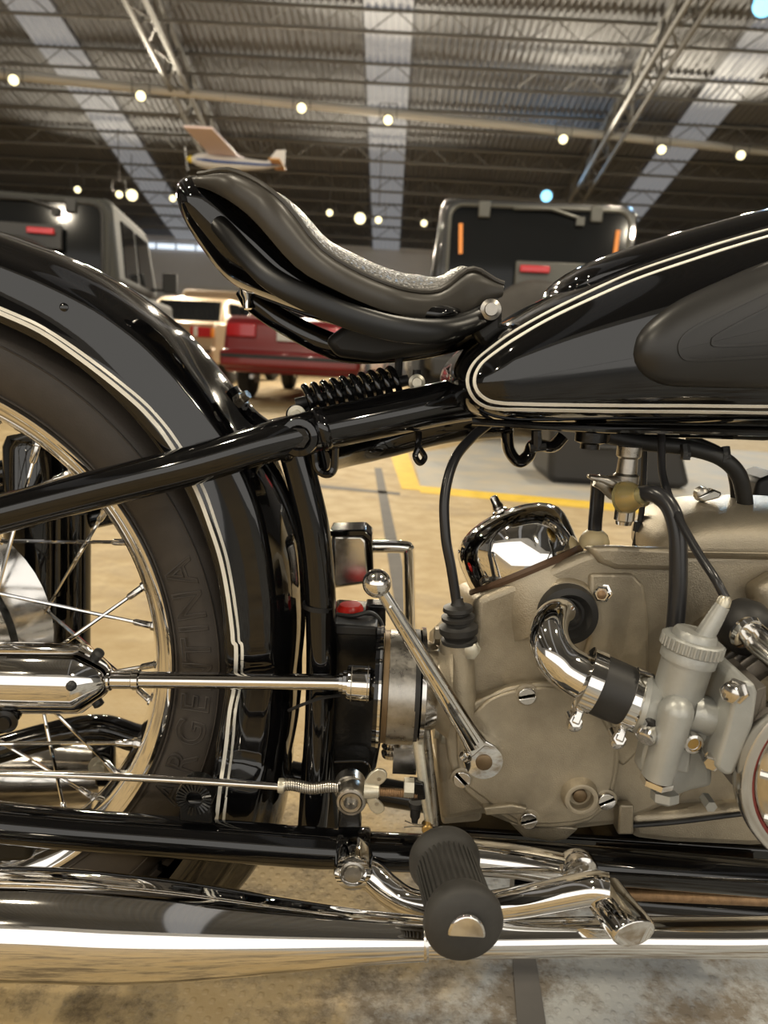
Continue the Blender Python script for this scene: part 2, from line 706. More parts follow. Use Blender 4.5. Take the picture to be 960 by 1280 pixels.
LZ = 5.2
tray_a, tray_b = WZ(-260, 66, LZ + .1), WZ(1200, 214, LZ + .1)
tr = mk('cable_tray', tube([tray_a, tray_b], .085, 8), mat('tray_grey', (.55, .55, .53), .5, .2), kind='structure')
ROWA = [(17, 100), (176, 120), (377, 135), (485, 150), (704, 174), (827, 187), (926, 194)]
LA = ['warm flood lamp on the cable tray, beyond the skylight over the grey off-roader',
      'warm flood lamp on the cable tray between a skylight and the truss above the aeroplane',
      'warm flood lamp on the cable tray between the aeroplane truss and the middle skylight',
      'warm flood lamp on the cable tray right under the middle skylight strip',
      'warm flood lamp where the cable tray passes the curved truss above the black off-roader',
      'warm flood lamp on the cable tray, next one past the curved truss',
      'warm flood lamp on the cable tray, second past the curved truss, beyond the last skylight']
for (u, v), lb in zip(ROWA, LA):
    flood(WZ(u, v, LZ - .12), lb, 900, hang=LZ + .1, group='flood lamps along the cable tray')
ROWB = [(97, 237, 19.5), (149, 243, 18.3), (165, 244, 19.5), (216, 248, 19.5), (412, 266, 19.5), (450, 273, 19.5), (473, 275, 18.3), (530, 279, 19.5)]
LB = ['distant small flood lamp standing alone above the grey off-roader', 'smaller flood lamp of the close pair between grey off-roader and saddle tail',
      'larger flood lamp of the close pair between grey off-roader and saddle tail', 'distant small flood lamp beside the saddle tail, under the aeroplane',
      'distant small flood lamp by itself above the saddle middle', 'largest of the distant flood lamps in front of the middle skylight',
      'small flood lamp close beside the largest one at the middle skylight', 'distant small flood lamp next to the black off-roader roof corner']
for i, ((u, v, yy), lb) in enumerate(zip(ROWB, LB)):
    flood(W(u, v, yy), lb, 350, size=.26 if i in (2, 5) else .15, group='flood lamps near the far wall', hang=vault(yy) - (.02 if i == 5 else .07))
flood(WZ(955, 6, 5.6), 'blue-white flood lamp glaring high above the curved roof truss', 500, LAMPB, .3, (.35, .65, 1.0))
flood(W(683, 245, 18.5), 'blue-tinted flood lamp above the black off-roader', 150, LAMPB, .26, (.35, .65, 1.0))
# the lamp rows go on at the same height and spacing over the place where the photo was taken
OFF = [(-8, 4.5), (-3, 4.5), (2.5, 4.5), (7.5, 4.5), (-8.5, -1), (-2.4, -1), (2.6, -1), (8, -1), (-4, -6.5), (4, -6.5)]
for i, (x, y) in enumerate(OFF):
    flood(V((x, y, 5.3)), 'warm flood lamp over the aisle beside the parked motorcycle', 450, group='flood lamps over the aisle', off=i + 1)
# ================================================================== BACKGROUND VEHICLES
GLASS = mat('dark_glass', (.006, .007, .008), .06, ior=1.35)
TRIMB = mat('black_trim', (.02, .02, .02), .5)
REDL = mat('red_lens', (.55, .015, .02), .15, coat=.6)
AMBL = mat('amber_lens', (.85, .28, .02), .2, coat=.5)
WHTL = mat('white_lens', (.8, .8, .78), .2, coat=.5)
PLATE = mat('plate_white', (.72, .72, .70), .4)
CTYRE = mat('car_tyre', (.02, .02, .02), .7)
WHEELM = mat('wheel_alloy', (.5, .5, .5), .35, .8)


def P_(o, name, vf, m, **k):     # a part given in the coordinates of its thing
    M = Matrix.Translation(o.location) @ o.rotation_euler.to_matrix().to_4x4()
    return mk(name, xf(vf, M), m, o, **k)


def wheel(o, x, y, r, w, **k):
    t = P_(o, 'wheel', lathe((x - w / 2, y, r), (1, 0, 0), [(0, r * .62), (.01, r * .9), (.035, r), (w - .035, r), (w - .01, r * .9), (w, r * .62)], 28), CTYRE)
    P_(o, 'wheel_disc', lathe((x - w / 2 - .005, y, r), (1, 0, 0), [(.02, r * .25), (0, r * .3), (.02, r * .6), (w - .01, r * .6), (w + .01, r * .3), (w - .01, r * .25)], 24), WHEELM)


def offroader(name, loc, rz, body, roofm, label, cover, extra, sz=.84, bz=1.31):
    """boxy off-roader, tail towards -y"""
    o = empty(name, loc, label, 'car', None, rz)
    w, L = 1.62, 3.9
    # tub, cabin
    tub = [(-w / 2, 0, .52), (w / 2, 0, .52), (w / 2, 0, 1.12), (-w / 2, 0, 1.12)]
    P_(o, 'body', prism(tub, (0, L, 0)), body, bevel=.06, seg=3)
    prof = [(0, 1.10), (.05, 1.78), (.16, 1.84), (2.0, 1.84), (2.2, 1.78), (2.55, 1.12)]
    n = len(prof)
    cab = []
    for x, k in ((-w / 2 + .0, 1), (w / 2 - .0, 1)):
        for y, z in prof:
            ins = .07 * max(0, (z - 1.1) / .74)
            cab.append(V((x + (ins if x < 0 else -ins), y, z)))
    fs = [tuple(range(n)), tuple(range(2 * n - 1, n - 1, -1))] + [(i, (i + 1) % n, n + (i + 1) % n, n + i) for i in range(n)]
    P_(o, 'hard_top', (cab, fs), roofm, bevel=.07, seg=4)
    P_(o, 'bonnet', prism([(-w / 2 + .08, 2.5, 1.05), (w / 2 - .08, 2.5, 1.05), (w / 2 - .2, 2.5, 1.2), (-w / 2 + .2, 2.5, 1.2)], (0, 1.3, -.06)), body, bevel=.05)
    # tailgate glass with its rounded frame
    zz0, zz1, gw = 1.15, 1.76, .66

    def rr(hw, z0, z1, r, y0, y1, tilt=.05):
        pts = []
        for cx, cz, a0 in ((hw - r, z1 - r, 0), (-hw + r, z1 - r, 90), (-hw + r, z0 + r, 180), (hw - r, z0 + r, 270)):
            for k in range(6):
                a = math.radians(a0 + 18 * k)
                z = cz + r * math.sin(a)
                pts.append(V((cx + r * math.cos(a), y0 + tilt * (z - 1.1) / .7, z)))
        return prism(pts, (0, y1 - y0, 0))
    P_(o, 'window_frame', rr(.73, 1.08, 1.815, .13, -.02, .05), roofm, bevel=.012)
    g = P_(o, 'rear_window', rr(.67, 1.13, 1.765, .10, -.032, .05), GLASS, bevel=.008)
    P_(o, 'window_seal', tube([p for p in rr(.675, 1.125, 1.77, .10, -.036, 0)[0][:24]], .014, 6, closed=True), extra['seal'])
    for x in (-.42, .42):
        P_(o, 'hinge', box((x, -.045 + .04, 1.74), (.09, .03, .12)), extra['seal'], bevel=.01)
    P_(o, 'wiper', join(tube([(.30, -.02, 1.70), (.08, -.02, 1.76), (-.20, -.01, 1.755)], .012, 6), box((.30, -.02, 1.68), (.06, .04, .06))), TRIMB if extra.get('darkwiper') else extra['seal'])
    if extra.get('glass_reflections'):
        for x in (-.585, .585):
            P_(o, 'orange_reflection', box((x, -.01, 1.52), (.03, .03, .22), Euler((0, -.06 if x < 0 else .03, 0)).to_matrix()), AMBL)  # orange reflections in the rear glass, built as solid coloured strips
    # spare wheel, brake light
    P_(o, 'spare_wheel', lathe((0, -.30, sz), (0, 1, 0), [(0, .12), (-.012, .16), (-.012, .30), (.02, .36), (.06, .385), (.19, .385), (.25, .3)], 36), cover)
    P_(o, 'lamp_bracket', box((.10, -.08, bz - .04), (.52, .05, .20)), extra['bracket'], bevel=.01)
    P_(o, 'brake_light', box((extra.get('bx', -.02), -.125, bz), (.22, .05, .05)), REDL, bevel=.008)
    for s in (-1, 1):
        P_(o, 'tail_lamp', box((s * .70, -.03, .85), (.13, .06, .22)), REDL, bevel=.01)
        P_(o, 'side_window', prism([(s * (w / 2 - .012), .35, 1.2), (s * (w / 2 - .012), 1.05, 1.2), (s * (w / 2 - .055), 1.05, 1.7), (s * (w / 2 - .055), .4, 1.7)], (s * .012, 0, 0)), GLASS)
        P_(o, 'side_window', prism([(s * (w / 2 - .012), 1.2, 1.2), (s * (w / 2 - .012), 2.2, 1.2), (s * (w / 2 - .055), 1.95, 1.7), (s * (w / 2 - .055), 1.2, 1.7)], (s * .012, 0, 0)), GLASS)
        P_(o, 'mirror', join(box((s * (w / 2 + .17), 2.2, 1.30), (.16, .10, .22)), tube([(s * (w / 2 - .05), 2.2, 1.22), (s * (w / 2 + .15), 2.2, 1.22)], .02, 6)), TRIMB, bevel=.03)
        for y in (.65, 3.1):
            wheel(o, s * (w / 2 - .04), y, .38, .24)
            P_(o, 'wheel_arch', tube([V((s * (w / 2 + .04), y + .5 * math.cos(a), .40 + .5 * math.sin(a))) for a in np.linspace(.1, math.pi - .1, 12)], .07, 8), TRIMB)
    P_(o, 'bumper', box((0, -.06, .56), (1.5, .16, .17)), TRIMB, bevel=.03)
    return o


def sedan(name, loc, rz, body, label, w=1.68, L=4.4, H=1.38, amber=True, plate=True):
    o = empty(name, loc, label, 'car', None, rz)
    # lower body: side profile extruded across, with tumblehome
    prof = [(0.02, .34), (0, .55), (.05, .66), (.08, .93), (.18, .985), (.95, 1.0), (3.2, .95), (4.25, .80), (L, .55), (L - .03, .32)]
    n = len(prof)
    vs_ = []
    for s in (-1, 1):
        for y, z in prof:
            t = .03 + .10 * max(0, .18 - y) + .06 * max(0, (z - .7)) 
            vs_.append(V((s * (w / 2 - t), y, z)))
    fs = [tuple(range(n)), tuple(range(2 * n - 1, n - 1, -1))] + [(i, (i + 1) % n, n + (i + 1) % n, n + i) for i in range(n)]
    P_(o, 'body', (vs_, fs), body, bevel=.05, seg=4)
    cp = [(.72, .96), (1.18, H - .05), (1.4, H), (2.3, H), (2.55, H - .04), (3.25, .95)]
    n = len(cp)
    vs_ = []
    for s in (-1, 1):
        for y, z in cp:
            vs_.append(V((s * (w / 2 - .09 - .16 * (z - .95) / .43), y, z)))
    fs = [tuple(range(n)), tuple(range(2 * n - 1, n - 1, -1))] + [(i, (i + 1) % n, n + (i + 1) % n, n + i) for i in range(n)]
    P_(o, 'cabin', (vs_, fs), body, bevel=.05, seg=4)
    d = V((0, -.014, .010))
    P_(o, 'rear_window', prism([V((-.62, .79, 1.0)) + d, V((.62, .79, 1.0)) + d, V((.52, 1.14, H - .085)) + d, V((-.52, 1.14, H - .085)) + d], (0, .01, 0)), GLASS)
    for s in (-1, 1):
        for y0, y1, z1a, z1b in ((1.05, 1.75, .30, .33), (1.82, 2.95, .33, .0)):
            x0, x1 = s * (w / 2 - .09 - .003), s * (w / 2 - .09 - .125)
            P_(o, 'side_window', prism([(x0, y0, 1.0), (x0, y1, 1.0), (x1, min(y1, 2.5), H - .09), (x1, max(y0, 1.25), H - .09)], (s * .012, 0, 0)), GLASS)
        tl = P_(o, 'tail_lamp', box((s * (w / 2 - .25), -.002 + .05, .82), (.34, .08, .15)), REDL, bevel=.012)
        if amber:
            P_(o, 'turn_lamp', box((s * (w / 2 - .10), .06, .82), (.09, .10, .145)), AMBL, bevel=.01)
            P_(o, 'reverse_lamp', box((s * (w / 2 - .33), -.006 + .05, .82), (.07, .08, .14)), WHTL, bevel=.008)
        P_(o, 'mirror', box((s * (w / 2 + .02), 2.75, 1.02), (.16, .10, .12)), TRIMB, bevel=.03)
        for y in (.95, 3.55):
            wheel(o, s * (w / 2 - .11), y, .30, .19)
    P_(o, 'bumper', box((0, .01, .50), (w - .04, .20, .20)), body, bevel=.05, seg=3)
    P_(o, 'bumper_strip', box((0, -.095, .53), (w - .10, .02, .045)), TRIMB, bevel=.006)
    if plate:
        P_(o, 'number_plate', box((.05, .02, .79), (.44, .03, .15)), PLATE, bevel=.006)
    P_(o, 'exhaust_tip', lathe((-.45, -.02, .30), (0, 1, 0), [(0, .025), (.2, .025)], 10), WHEELM)
    return o


GREYB = mat('grey_paint', (.045, .046, .042), .7)
BLKB = mat('black_car_paint', (.012, .012, .012), .3, coat=.8)
REDB = mat('dark_red_paint', (.24, .018, .022), .32, coat=.7)
GOLDB = mat('gold_beige_paint', (.46, .33, .19), .35, .2, coat=.6)
WHITEB = mat('white_paint', (.70, .69, .66), .4, coat=.5)
TANB = mat('tan_paint', (.42, .32, .22), .5)
SEAL = mat('grey_seal', (.10, .10, .09), .4, .3)
SEALD = mat('dark_seal', (.03, .03, .03), .4)
COVER = mat('spare_cover', (.055, .05, .045), .65, noise=.3, nscale=6)
COVERD = mat('spare_cover_dark', (.03, .03, .028), .5)


def ground_at(u, dist):          # floor point in the column u at that distance
    d = ray(u, 500)
    return V((CAM.x + d.x / d.y * dist, CAM.y + dist, 0))


offroader('off_roader', ground_at(34, 6.9), math.radians(9), GREYB, GREYB,
          'dark grey boxy off-roader with tail spare wheel, parked behind the rear mudguard', COVERD,
          dict(seal=SEALD, bracket=SEALD, bx=.20, darkwiper=True), sz=1.06, bz=1.50)
offroader('off_roader', ground_at(655, 6.15), math.radians(-3), BLKB, BLKB,
          'black off-roader with grey-edged rear window and spare wheel, behind the saddle nose', COVER,
          dict(seal=SEAL, bracket=SEAL, bx=-.02, glass_reflections=True))
sedan('sedan', ground_at(362, 9.0), math.radians(-4), REDB, 'dark red sedan seen from behind under the saddle tail', amber=False)
sedan('sedan', ground_at(205, 12.2), math.radians(-7), GOLDB, 'gold beige sedan with red and amber tail lamps beside the grey off-roader', H=1.42, plate=False)
sedan('sedan', ground_at(600, 12.6), math.radians(5), WHITEB, 'white sedan glimpsed between the saddle nose and the fuel tank', amber=False)

# tan panel van behind the sedans
vp = ground_at(278, 18.5)
o = empty('van', vp, 'tan van with two small blue-tinted windows beyond the sedans', 'van', None, math.radians(2))
P_(o, 'body', prism([(-1.0, 0, .35), (1.05, 0, .35), (1.05, 0, 1.75), (.95, 0, 1.88), (-.9, 0, 1.88), (-1.0, 0, 1.75)], (0, 4, 0)), TANB, bevel=.08, seg=3)
WTINT = mat('van_glass', (.06, .10, .13), .15, coat=.5)
for x in (-.32, .38):
    f = P_(o, 'window_frame', box((x, -.01, 1.48), (.56, .04, .40)), SEALD, bevel=.04)
    P_(o, 'pane', box((x, -.025, 1.48), (.48, .03, .32)), WTINT, bevel=.03)
for s in (-1, 1):
    P_(o, 'tail_lamp', box((s * .92, -.02, .95), (.12, .06, .3)), REDL, bevel=.01)
    for y in (.7, 3.2):
        wheel(o, s * .88, y, .33, .2)
P_(o, 'bumper', box((0, -.05, .5), (1.9, .15, .16)), TRIMB, bevel=.02)

# matte black moulded case standing on the floor beyond the engine
CASEM = mat('matte_black_plastic', (.018, .018, .019), .42)
c0, c1 = G(706, 606), G(884, 642)
o = empty('moulded_case', ((c0.x + c1.x) / 2, c0.y + .25, 0), 'low matte black round-cornered case on the floor behind the engine', 'case')
zt = .36
hull = [(-.34, 0, .02), (-.30, 0, 0), (.36, 0, 0), (.43, 0, .02), (.33, 0, zt - .06), (.26, 0, zt), (-.30, 0, zt), (-.35, 0, zt - .05)]
P_(o, 'shell', prism([V(p) + V((0, -.22, 0)) for p in hull], (0, .5, 0)), CASEM, bevel=.045, seg=4)
P_(o, 'lid', prism([V((p[0] * .94, -.20, zt - .02 + (.05 if i > 1 else 0))) for i, p in enumerate([(-.33,), (.28,), (.25,), (-.30,)])], (0, .46, 0)), CASEM, bevel=.02, seg=3)
P_(o, 'latch', box((-.05, -.225, zt - .04), (.09, .02, .05)), CASEM, bevel=.008)
P_(o, 'handle', tube([(-.16, -.22, .21), (-.14, -.25, .21), (.04, -.25, .21), (.06, -.22, .21)], .011, 8), CASEM)

# blue tarp / mat lying on the floor, seen past the engine
# hanging model aeroplane
AW, AB, AY = mat('aero_white', (.72, .70, .68), .4), mat('aero_blue', (.06, .12, .35), .4), mat('aero_yellow', (.85, .62, .05), .4)
AP = mat('aero_pink', (.88, .70, .68), .5)
AO = mat('aero_orange', (.72, .38, .12), .45)
D_ = 8.0
pa = W(300, 203, CAM.y + D_)
k = S(300, 203, CAM.y + D_)
o = empty('model_aeroplane', pa, 'white and blue model aeroplane with yellow nose hanging from the roof', 'model aircraft')


def A_(u, v, y=0.0):             # pixel offset -> local
    q = W(u, v, CAM.y + D_)
    return V((q.x - pa.x, y, q.z - pa.z))


def aero(name, vf, m, **kw):
    return mk(name, xf(vf, Matrix.Translation(pa)), m, o, **kw)


fus = smooth_path([A_(238, 199), A_(250, 200), A_(270, 203), A_(300, 205), A_(330, 206.5), A_(352, 205)], 4)
fu = aero('fuselage', tube(fus, [interp(i, [0, 3, 6, 12, 20], [.02, .055, .075, .06, .02]) for i in range(len(fus))], 12), AW)
aero('stripe', tube([p + V((0, -.012, -.004)) for p in fus[3:]], [interp(i, [0, 3, 9, 17], [.045, .068, .054, .02]) for i in range(len(fus) - 3)], 12, flat=(V((0, 0, 1)), .45)), AB)
aero('cowl', lathe(fus[0] + V((.02, 0, 0)), V((-1, 0, 0)), [(0, .03), (.02, .035), (.045, .02), (.06, .005)], 12), AY)
aero('propeller', box(fus[0] + V((-.045, 0, 0)), (.012, .02, .22), Euler((.5, 0, 0)).to_matrix()), HOUS)
w0, w1 = A_(262, 197), A_(298, 199)
for s, nm in ((-1, 'wing'), (1, 'wing')):
    dz = .10 if s < 0 else .10
    tip = V((-.09 if s < 0 else .06, s * .62, dz))
    pts = [w0 + V((0, 0, .02)), w1 + V((0, 0, .02)), w1 + tip + V((-.02, 0, .0)), w0 + tip]
    aero(nm, prism(pts, (0, 0, .022)), AP, bevel=.008)
aero('tail_fin', prism([A_(332, 205, -.008), A_(345, 188, -.008), A_(357, 187, -.008), A_(356, 207, -.008)], (0, .016, 0)), AW, bevel=.004)
aero('fin_panel', prism([A_(336, 207, -.012), A_(338, 200, -.012), A_(347, 200, -.012), A_(349, 207, -.012)], (0, .024, 0)), AO)
aero('tailplane', prism([A_(340, 206, -.22), A_(354, 207, -.22), A_(354, 207, .22), A_(340, 206, .22)], (0, 0, .014)), AO, bevel=.004)
for x in (-.15, .2):
    aero('hanging_wire', tube([V((x, 0, .06)), V((x, 0, vault(pa.y) - .2 - pa.z))], .002, 4), HOUS)
# ================================================================== THE MOTORCYCLE
bike = empty('motorcycle', (-0.05, 0, 0), 'glossy black vintage motorcycle with cream pinstripes, chrome silencer and bare aluminium engine', 'motorcycle')
WX, WZc = -0.4493, 0.3375        # rear wheel centre
WC = V((WX, 0, WZc))


def part(name, vf, m, parent=None, **k):
    return mk(name, vf, m, parent or bike, **k)


# ---------------------------------------------------------------- rear wheel
def ring(prof, a0=0, a1=360, n=120):
    """revolve (r, y) section about the axle"""
    vs_, fs = [], []
    full = (a1 - a0) >= 360
    m = n if full else n + 1
    for i in range(m):
        a = math.radians(a0 + (a1 - a0) * i / n)
        for r, y in prof:
            vs_.append(V((WX + r * math.cos(a), y, WZc + r * math.sin(a))))
    k = len(prof)
    for i in range(n):
        for j in range(k):
            a_, b_ = i * k + j, i * k + (j + 1) % k
            c_, d_ = ((i + 1) % m) * k + (j + 1) % k, ((i + 1) % m) * k + j
            fs.append((a_, b_, c_, d_))
    return vs_, fs


tyre_prof = [(.246, -.020), (.2535, -.024), (.2625, -.0315), (.268, -.037), (.284, -.0435), (.302, -.0445), (.309, -.043), (.316, -.039), (.322, -.030), (.326, -.016), (.3275, 0),
             (.326, .016), (.322, .030), (.316, .039), (.302, .0445), (.284, .0435), (.2625, .0315), (.2535, .024), (.246, .020)]
tyre = part('tyre', ring(tyre_prof, n=160), TYRE)
for rr_, yy in ((.2665, -.0375), (.3075, -.0445)):
    part('sidewall_rib', tube([V((WX + rr_ * math.cos(a), yy, WZc + rr_ * math.sin(a))) for a in np.linspace(0, 2 * math.pi, 120, endpoint=False)], .0009, 6, closed=True), TYRE, tyre)
# tread blocks along the shoulder
blk = part('tread_block', box((0, 0, 0), (.016, .018, .007)), TYRE, tyre, smooth=False)
first = True
for i in range(84):
    for s in (-1, 1):
        a = 2 * math.pi * (i + (.5 if s > 0 else 0)) / 84
        d = V((math.cos(a), 0, math.sin(a)))
        Mx = Matrix.Translation(WC + d * .3255 + V((0, s * .021, 0))) @ Matrix.Rotation(-a + math.pi / 2, 4, 'Y') @ Matrix.Rotation(s * .35, 4, 'X')
        if first:
            blk.parent = None
            blk.matrix_parent_inverse = Matrix.Identity(4)
            blk.matrix_basis = Mx
            put(blk, tyre)
            first = False
        else:
            dup(blk, tyre, Mx)


def text_mesh(body, size, depth, outline=True):
    cu = bpy.data.curves.new('lettering', 'FONT')
    cu.body = body
    cu.size = size
    cu.align_x = 'CENTER'
    cu.align_y = 'CENTER'
    if outline:
        cu.fill_mode = 'NONE'
        cu.bevel_depth = depth
        cu.bevel_resolution = 1
    else:
        cu.extrude = depth
    cu.resolution_u = 4
    ob = bpy.data.objects.new('lettering', cu)
    COL.objects.link(ob)
    dg = bpy.context.evaluated_depsgraph_get()
    dg.update()
    me = bpy.data.meshes.new_from_object(ob.evaluated_get(dg))
    bpy.data.objects.remove(ob, do_unlink=True)
    return me


# moulded word on the sidewall, tops of the letters towards the hub
AR = [(-24.8, 'A'), (-18.4, 'R'), (-12.0, 'G'), (-6.2, 'E'), (-.8, 'N'), (4.4, 'T'), (8.4, 'I'), (12.8, 'N'), (19.0, 'A')]
for ang, ch in AR:
    me = text_mesh(ch, .038, .0008)
    me.materials.clear()
    me.materials.append(TYRE)
    ob = bpy.data.objects.new('raised_letter', me)
    COL.objects.link(ob)
    a = math.radians(ang)
    er = V((math.cos(a), 0, math.sin(a)))
    et = V((-math.sin(a), 0, math.cos(a)))
    Mx = Matrix((et, -er, V((0, -1, 0)))).transposed().to_4x4()
    ob.matrix_world = Matrix.Translation(WC + er * .2885 + V((0, -.0443, 0))) @ Mx
    put(ob, tyre)

_h = [(.2400, -.008), (.2450, -.016), (.2510, -.023), (.2570, -.0275), (.2605, -.029), (.2628, -.0315), (.2632, -.0340), (.2615, -.0362), (.2588, -.0362), (.2565, -.0345), (.2530, -.0322), (.2480, -.0300), (.2440, -.0255), (.2415, -.0190), (.2400, -.0130), (.2368, -.0065)]
rim_prof = [(.2385, 0)] + _h + [(.2350, 0)] + [(r, -y) for r, y in reversed(_h)]
rim = part('rim', ring(rim_prof, n=160), CHROME)
hub = part('hub', lathe(WC + V((0, -.045, 0)), (0, 1, 0), [(0, .02), (.0, .075), (.004, .118), (.010, .122), (.014, .115), (.03, .085), (.06, .085), (.076, .115), (.080, .122), (.086, .118), (.09, .02)], 48), CHROMEW)
spoke = None
NS = 36
for i in range(NS):
    ph = math.radians(6.5 + 10.0 * i)
    s = -1 if (i // 2) % 2 == 0 else 1          # near / far flange
    off = math.radians(27 if i % 2 == 0 else -27)
    p1 = WC + V((math.cos(ph) * .2385, s * .004, math.sin(ph) * .2385))
    hr = .115
    p0 = WC + V((math.cos(ph + off) * hr, s * .034, math.sin(ph + off) * hr))
    d = (p1 - p0).normalized()
    sp = part('spoke', tube([p0, p1], .0019, 8), CHROME, rim)
    mk('nipple', lathe(p1 - d * .021, d, [(0, .0022), (.002, .0033), (.016, .0036), (.017, .005), (.024, .005)], 8), CHROMEW, rim)
    mk('spoke_head', lathe(p0 + V((0, s * .006, 0)), (0, -s, 0), [(0, .002), (.001, .0045), (.003, .0045), (.006, .002)], 10), CHROMEW, rim)

# final drive: bell housing, shaft, flexible coupling
YD = -.088
A0, A1 = W(-60, 845, YD), W(138, 849, YD)
ax = (A1 - A0).normalized()
L = (A1 - A0).length
k = S(60, 845, YD)
bell = part('final_drive_housing', lathe(A0, ax, [(0, 43 * k), (L - 100 * k, 44 * k), (L - 38 * k, 43 * k), (L - 33 * k, 42 * k), (L - 8 * k, 22 * k), (L - 4 * k, 18 * k), (L, 12 * k)], 40), CHROME)
part('oil_plug', lathe(W(90, 857, YD - 42 * k), V((0, -1, .2)), [(0, 6 * k), (.003, 6 * k), (.005, 3 * k)], 10), BLACKM, bell)
for sg in (-1, 1):
    c = W(122, 848 + sg * 30, YD)
    part('housing_ear', lathe(c, V((.5, -.25, -sg * .6)), [(-.006, 7 * k), (.003, 7 * k), (.004, 4 * k)], 14), BLACKM, bell)
B0, B1 = W(122, 849, YD), W(432, 853, YD)
ax = (B1 - B0).normalized()
L = (B1 - B0).length
shaft = part('drive_shaft', lathe(B0, ax, [(0, 14 * k), (.012, 14 * k), (.013, 11.5 * k), (.030, 11.5 * k), (.031, 13 * k), (.036, 13 * k), (.037, 10.5 * k), (L, 10.0 * k)], 24), CHROME)
C0 = W(424, 853, YD)
cs = S(450, 853, YD)
coup = part('shaft_coupling', lathe(C0, (1, 0, 0), [(0, 12 * cs), (4 * cs, 12 * cs), (5 * cs, 15 * cs), (9 * cs, 15 * cs), (10 * cs, 21 * cs), (12 * cs, 22 * cs), (38 * cs, 22 * cs), (40 * cs, 20 * cs), (44 * cs, 18 * cs), (52 * cs, 18 * cs)], 32), CHROME)
for xx_ in (15, 35):
    part('coupling_groove', lathe(C0 + V((xx_ * cs, 0, 0)), (1, 0, 0), [(0, 22.3 * cs), (1.2 * cs, 22.3 * cs)], 32), STEEL, coup)
D0 = W(468, 857, YD)
ds = S(500, 857, YD)
R_ = 70
part('coupling_flange', lathe(D0, (1, 0, 0), [(0, 20 * ds), (0, (R_ + 4) * ds), (5 * ds, (R_ + 4) * ds), (6 * ds, R_ * ds), (9 * ds, R_ * ds)], 56), BLACK)
part('coupling_rim', lathe(W(473, 857, YD), (1, 0, 0), [(0, (R_ + 5) * ds), (3 * ds, (R_ + 5) * ds), (3 * ds, (R_ - 5) * ds), (0, (R_ - 5) * ds)], 56, caps=False), CHROME)
part('coupling_rust_ring', lathe(W(478, 857, YD), (1, 0, 0), [(0, (R_ - 1) * ds), (7 * ds, (R_ - 1) * ds)], 56), BRONZE)
part('coupling_disc', lathe(W(484, 857, YD), (1, 0, 0), [(0, (R_ - 2) * ds), (1 * ds, R_ * ds), (33 * ds, R_ * ds), (34 * ds, (R_ - 2) * ds)], 64), STEEL)
part('coupling_rubber', lathe(W(516, 857, YD), (1, 0, 0), [(0, R_ * ds), (6 * ds, R_ * ds)], 48), RUBBER)
part('drive_flange', lathe(W(522, 857, YD), (1, 0, 0), [(0, (R_ - 6) * ds), (2 * ds, (R_ + 3) * ds), (7 * ds, (R_ + 3) * ds), (9 * ds, (R_ - 12) * ds), (24 * ds, (R_ - 20) * ds)], 56), CHROMEW)
part('drive_neck', lathe(W(530, 857, YD), (1, 0, 0), [(0, 52 * ds), (14 * ds, 50 * ds), (30 * ds, 62 * ds)], 40), ALU)

# ---------------------------------------------------------------- rear mudguard
def polar(pts, Y):
    out = []
    for u, v in pts:
        p = W(u, v, Y)
        out.append((math.degrees(math.atan2(p.z - WZc, p.x - WX)), math.hypot(p.x - WX, p.z - WZc)))
    out.sort()
    return [a for a, _ in out], [r for _, r in out]


YS = -.084
lip_a, lip_r = polar([(0, 401), (50, 425), (100, 457), (160, 512), (232, 610), (260, 677), (272, 717), (281, 790), (277, 890), (268, 940), (258, 1030)], YS)
rid_a, rid_r = polar([(0, 322), (75, 354), (125, 381), (175, 419), (215, 461), (237, 489), (280, 545), (322, 640), (336, 720), (341, 800), (336, 890), (328, 960), (318, 1030)], YS + .006)
cr_a, cr_r = polar([(0, 289), (50, 307), (100, 327), (150, 355), (190, 385), (225, 415), (260, 460), (290, 500), (352, 610), (374, 680), (379, 740), (376, 830), (366, 935), (352, 1030)], 0)


def fen_section(a):
    rl, rr_, rc = interp(a, lip_a, lip_r), interp(a, rid_a, rid_r), interp(a, cr_a, cr_r)
    # relief pressed into the side where the drive shaft passes
    t0, t1, e = -13.5, 4.0, 2.2
    b = 1 / (1 + math.exp(-(a - t0) / e * 4)) * 1 / (1 + math.exp((a - t1) / e * 4))
    dyy = .013 * b
    sec = [(rl + .004, .068), (rl, .072 - 0)]
    near = []
    near.append((rl + .003, YS + dyy + .004))
    near.append((rl, YS + dyy + .001))
    near.append((rl + .002, YS + dyy - .001))
    near.append((rl + .010, YS + dyy - .0012))
    for f in (.3, .55, .8, .93):
        near.append((rl + (rr_ - rl) * f, YS + dyy + .0050 * f + .0002))
    near.append((rr_, YS + dyy * .6 + .0075))
    near.append((rr_ + .003, YS + dyy * .4 + .0145))
    H = rc - rr_ - .004
    y0 = YS + .022 + dyy * .2
    for k in range(1, 9):
        t = math.pi / 2 * k / 8
        near.append((rr_ + .004 + H * math.sin(t) ** .9, y0 * math.cos(t)))
    far = [(r, -y) for r, y in reversed(near[:-1])]
    outer = near + far
    inner = [(r - .002, y * .97) for r, y in reversed(outer)]
    return outer + inner


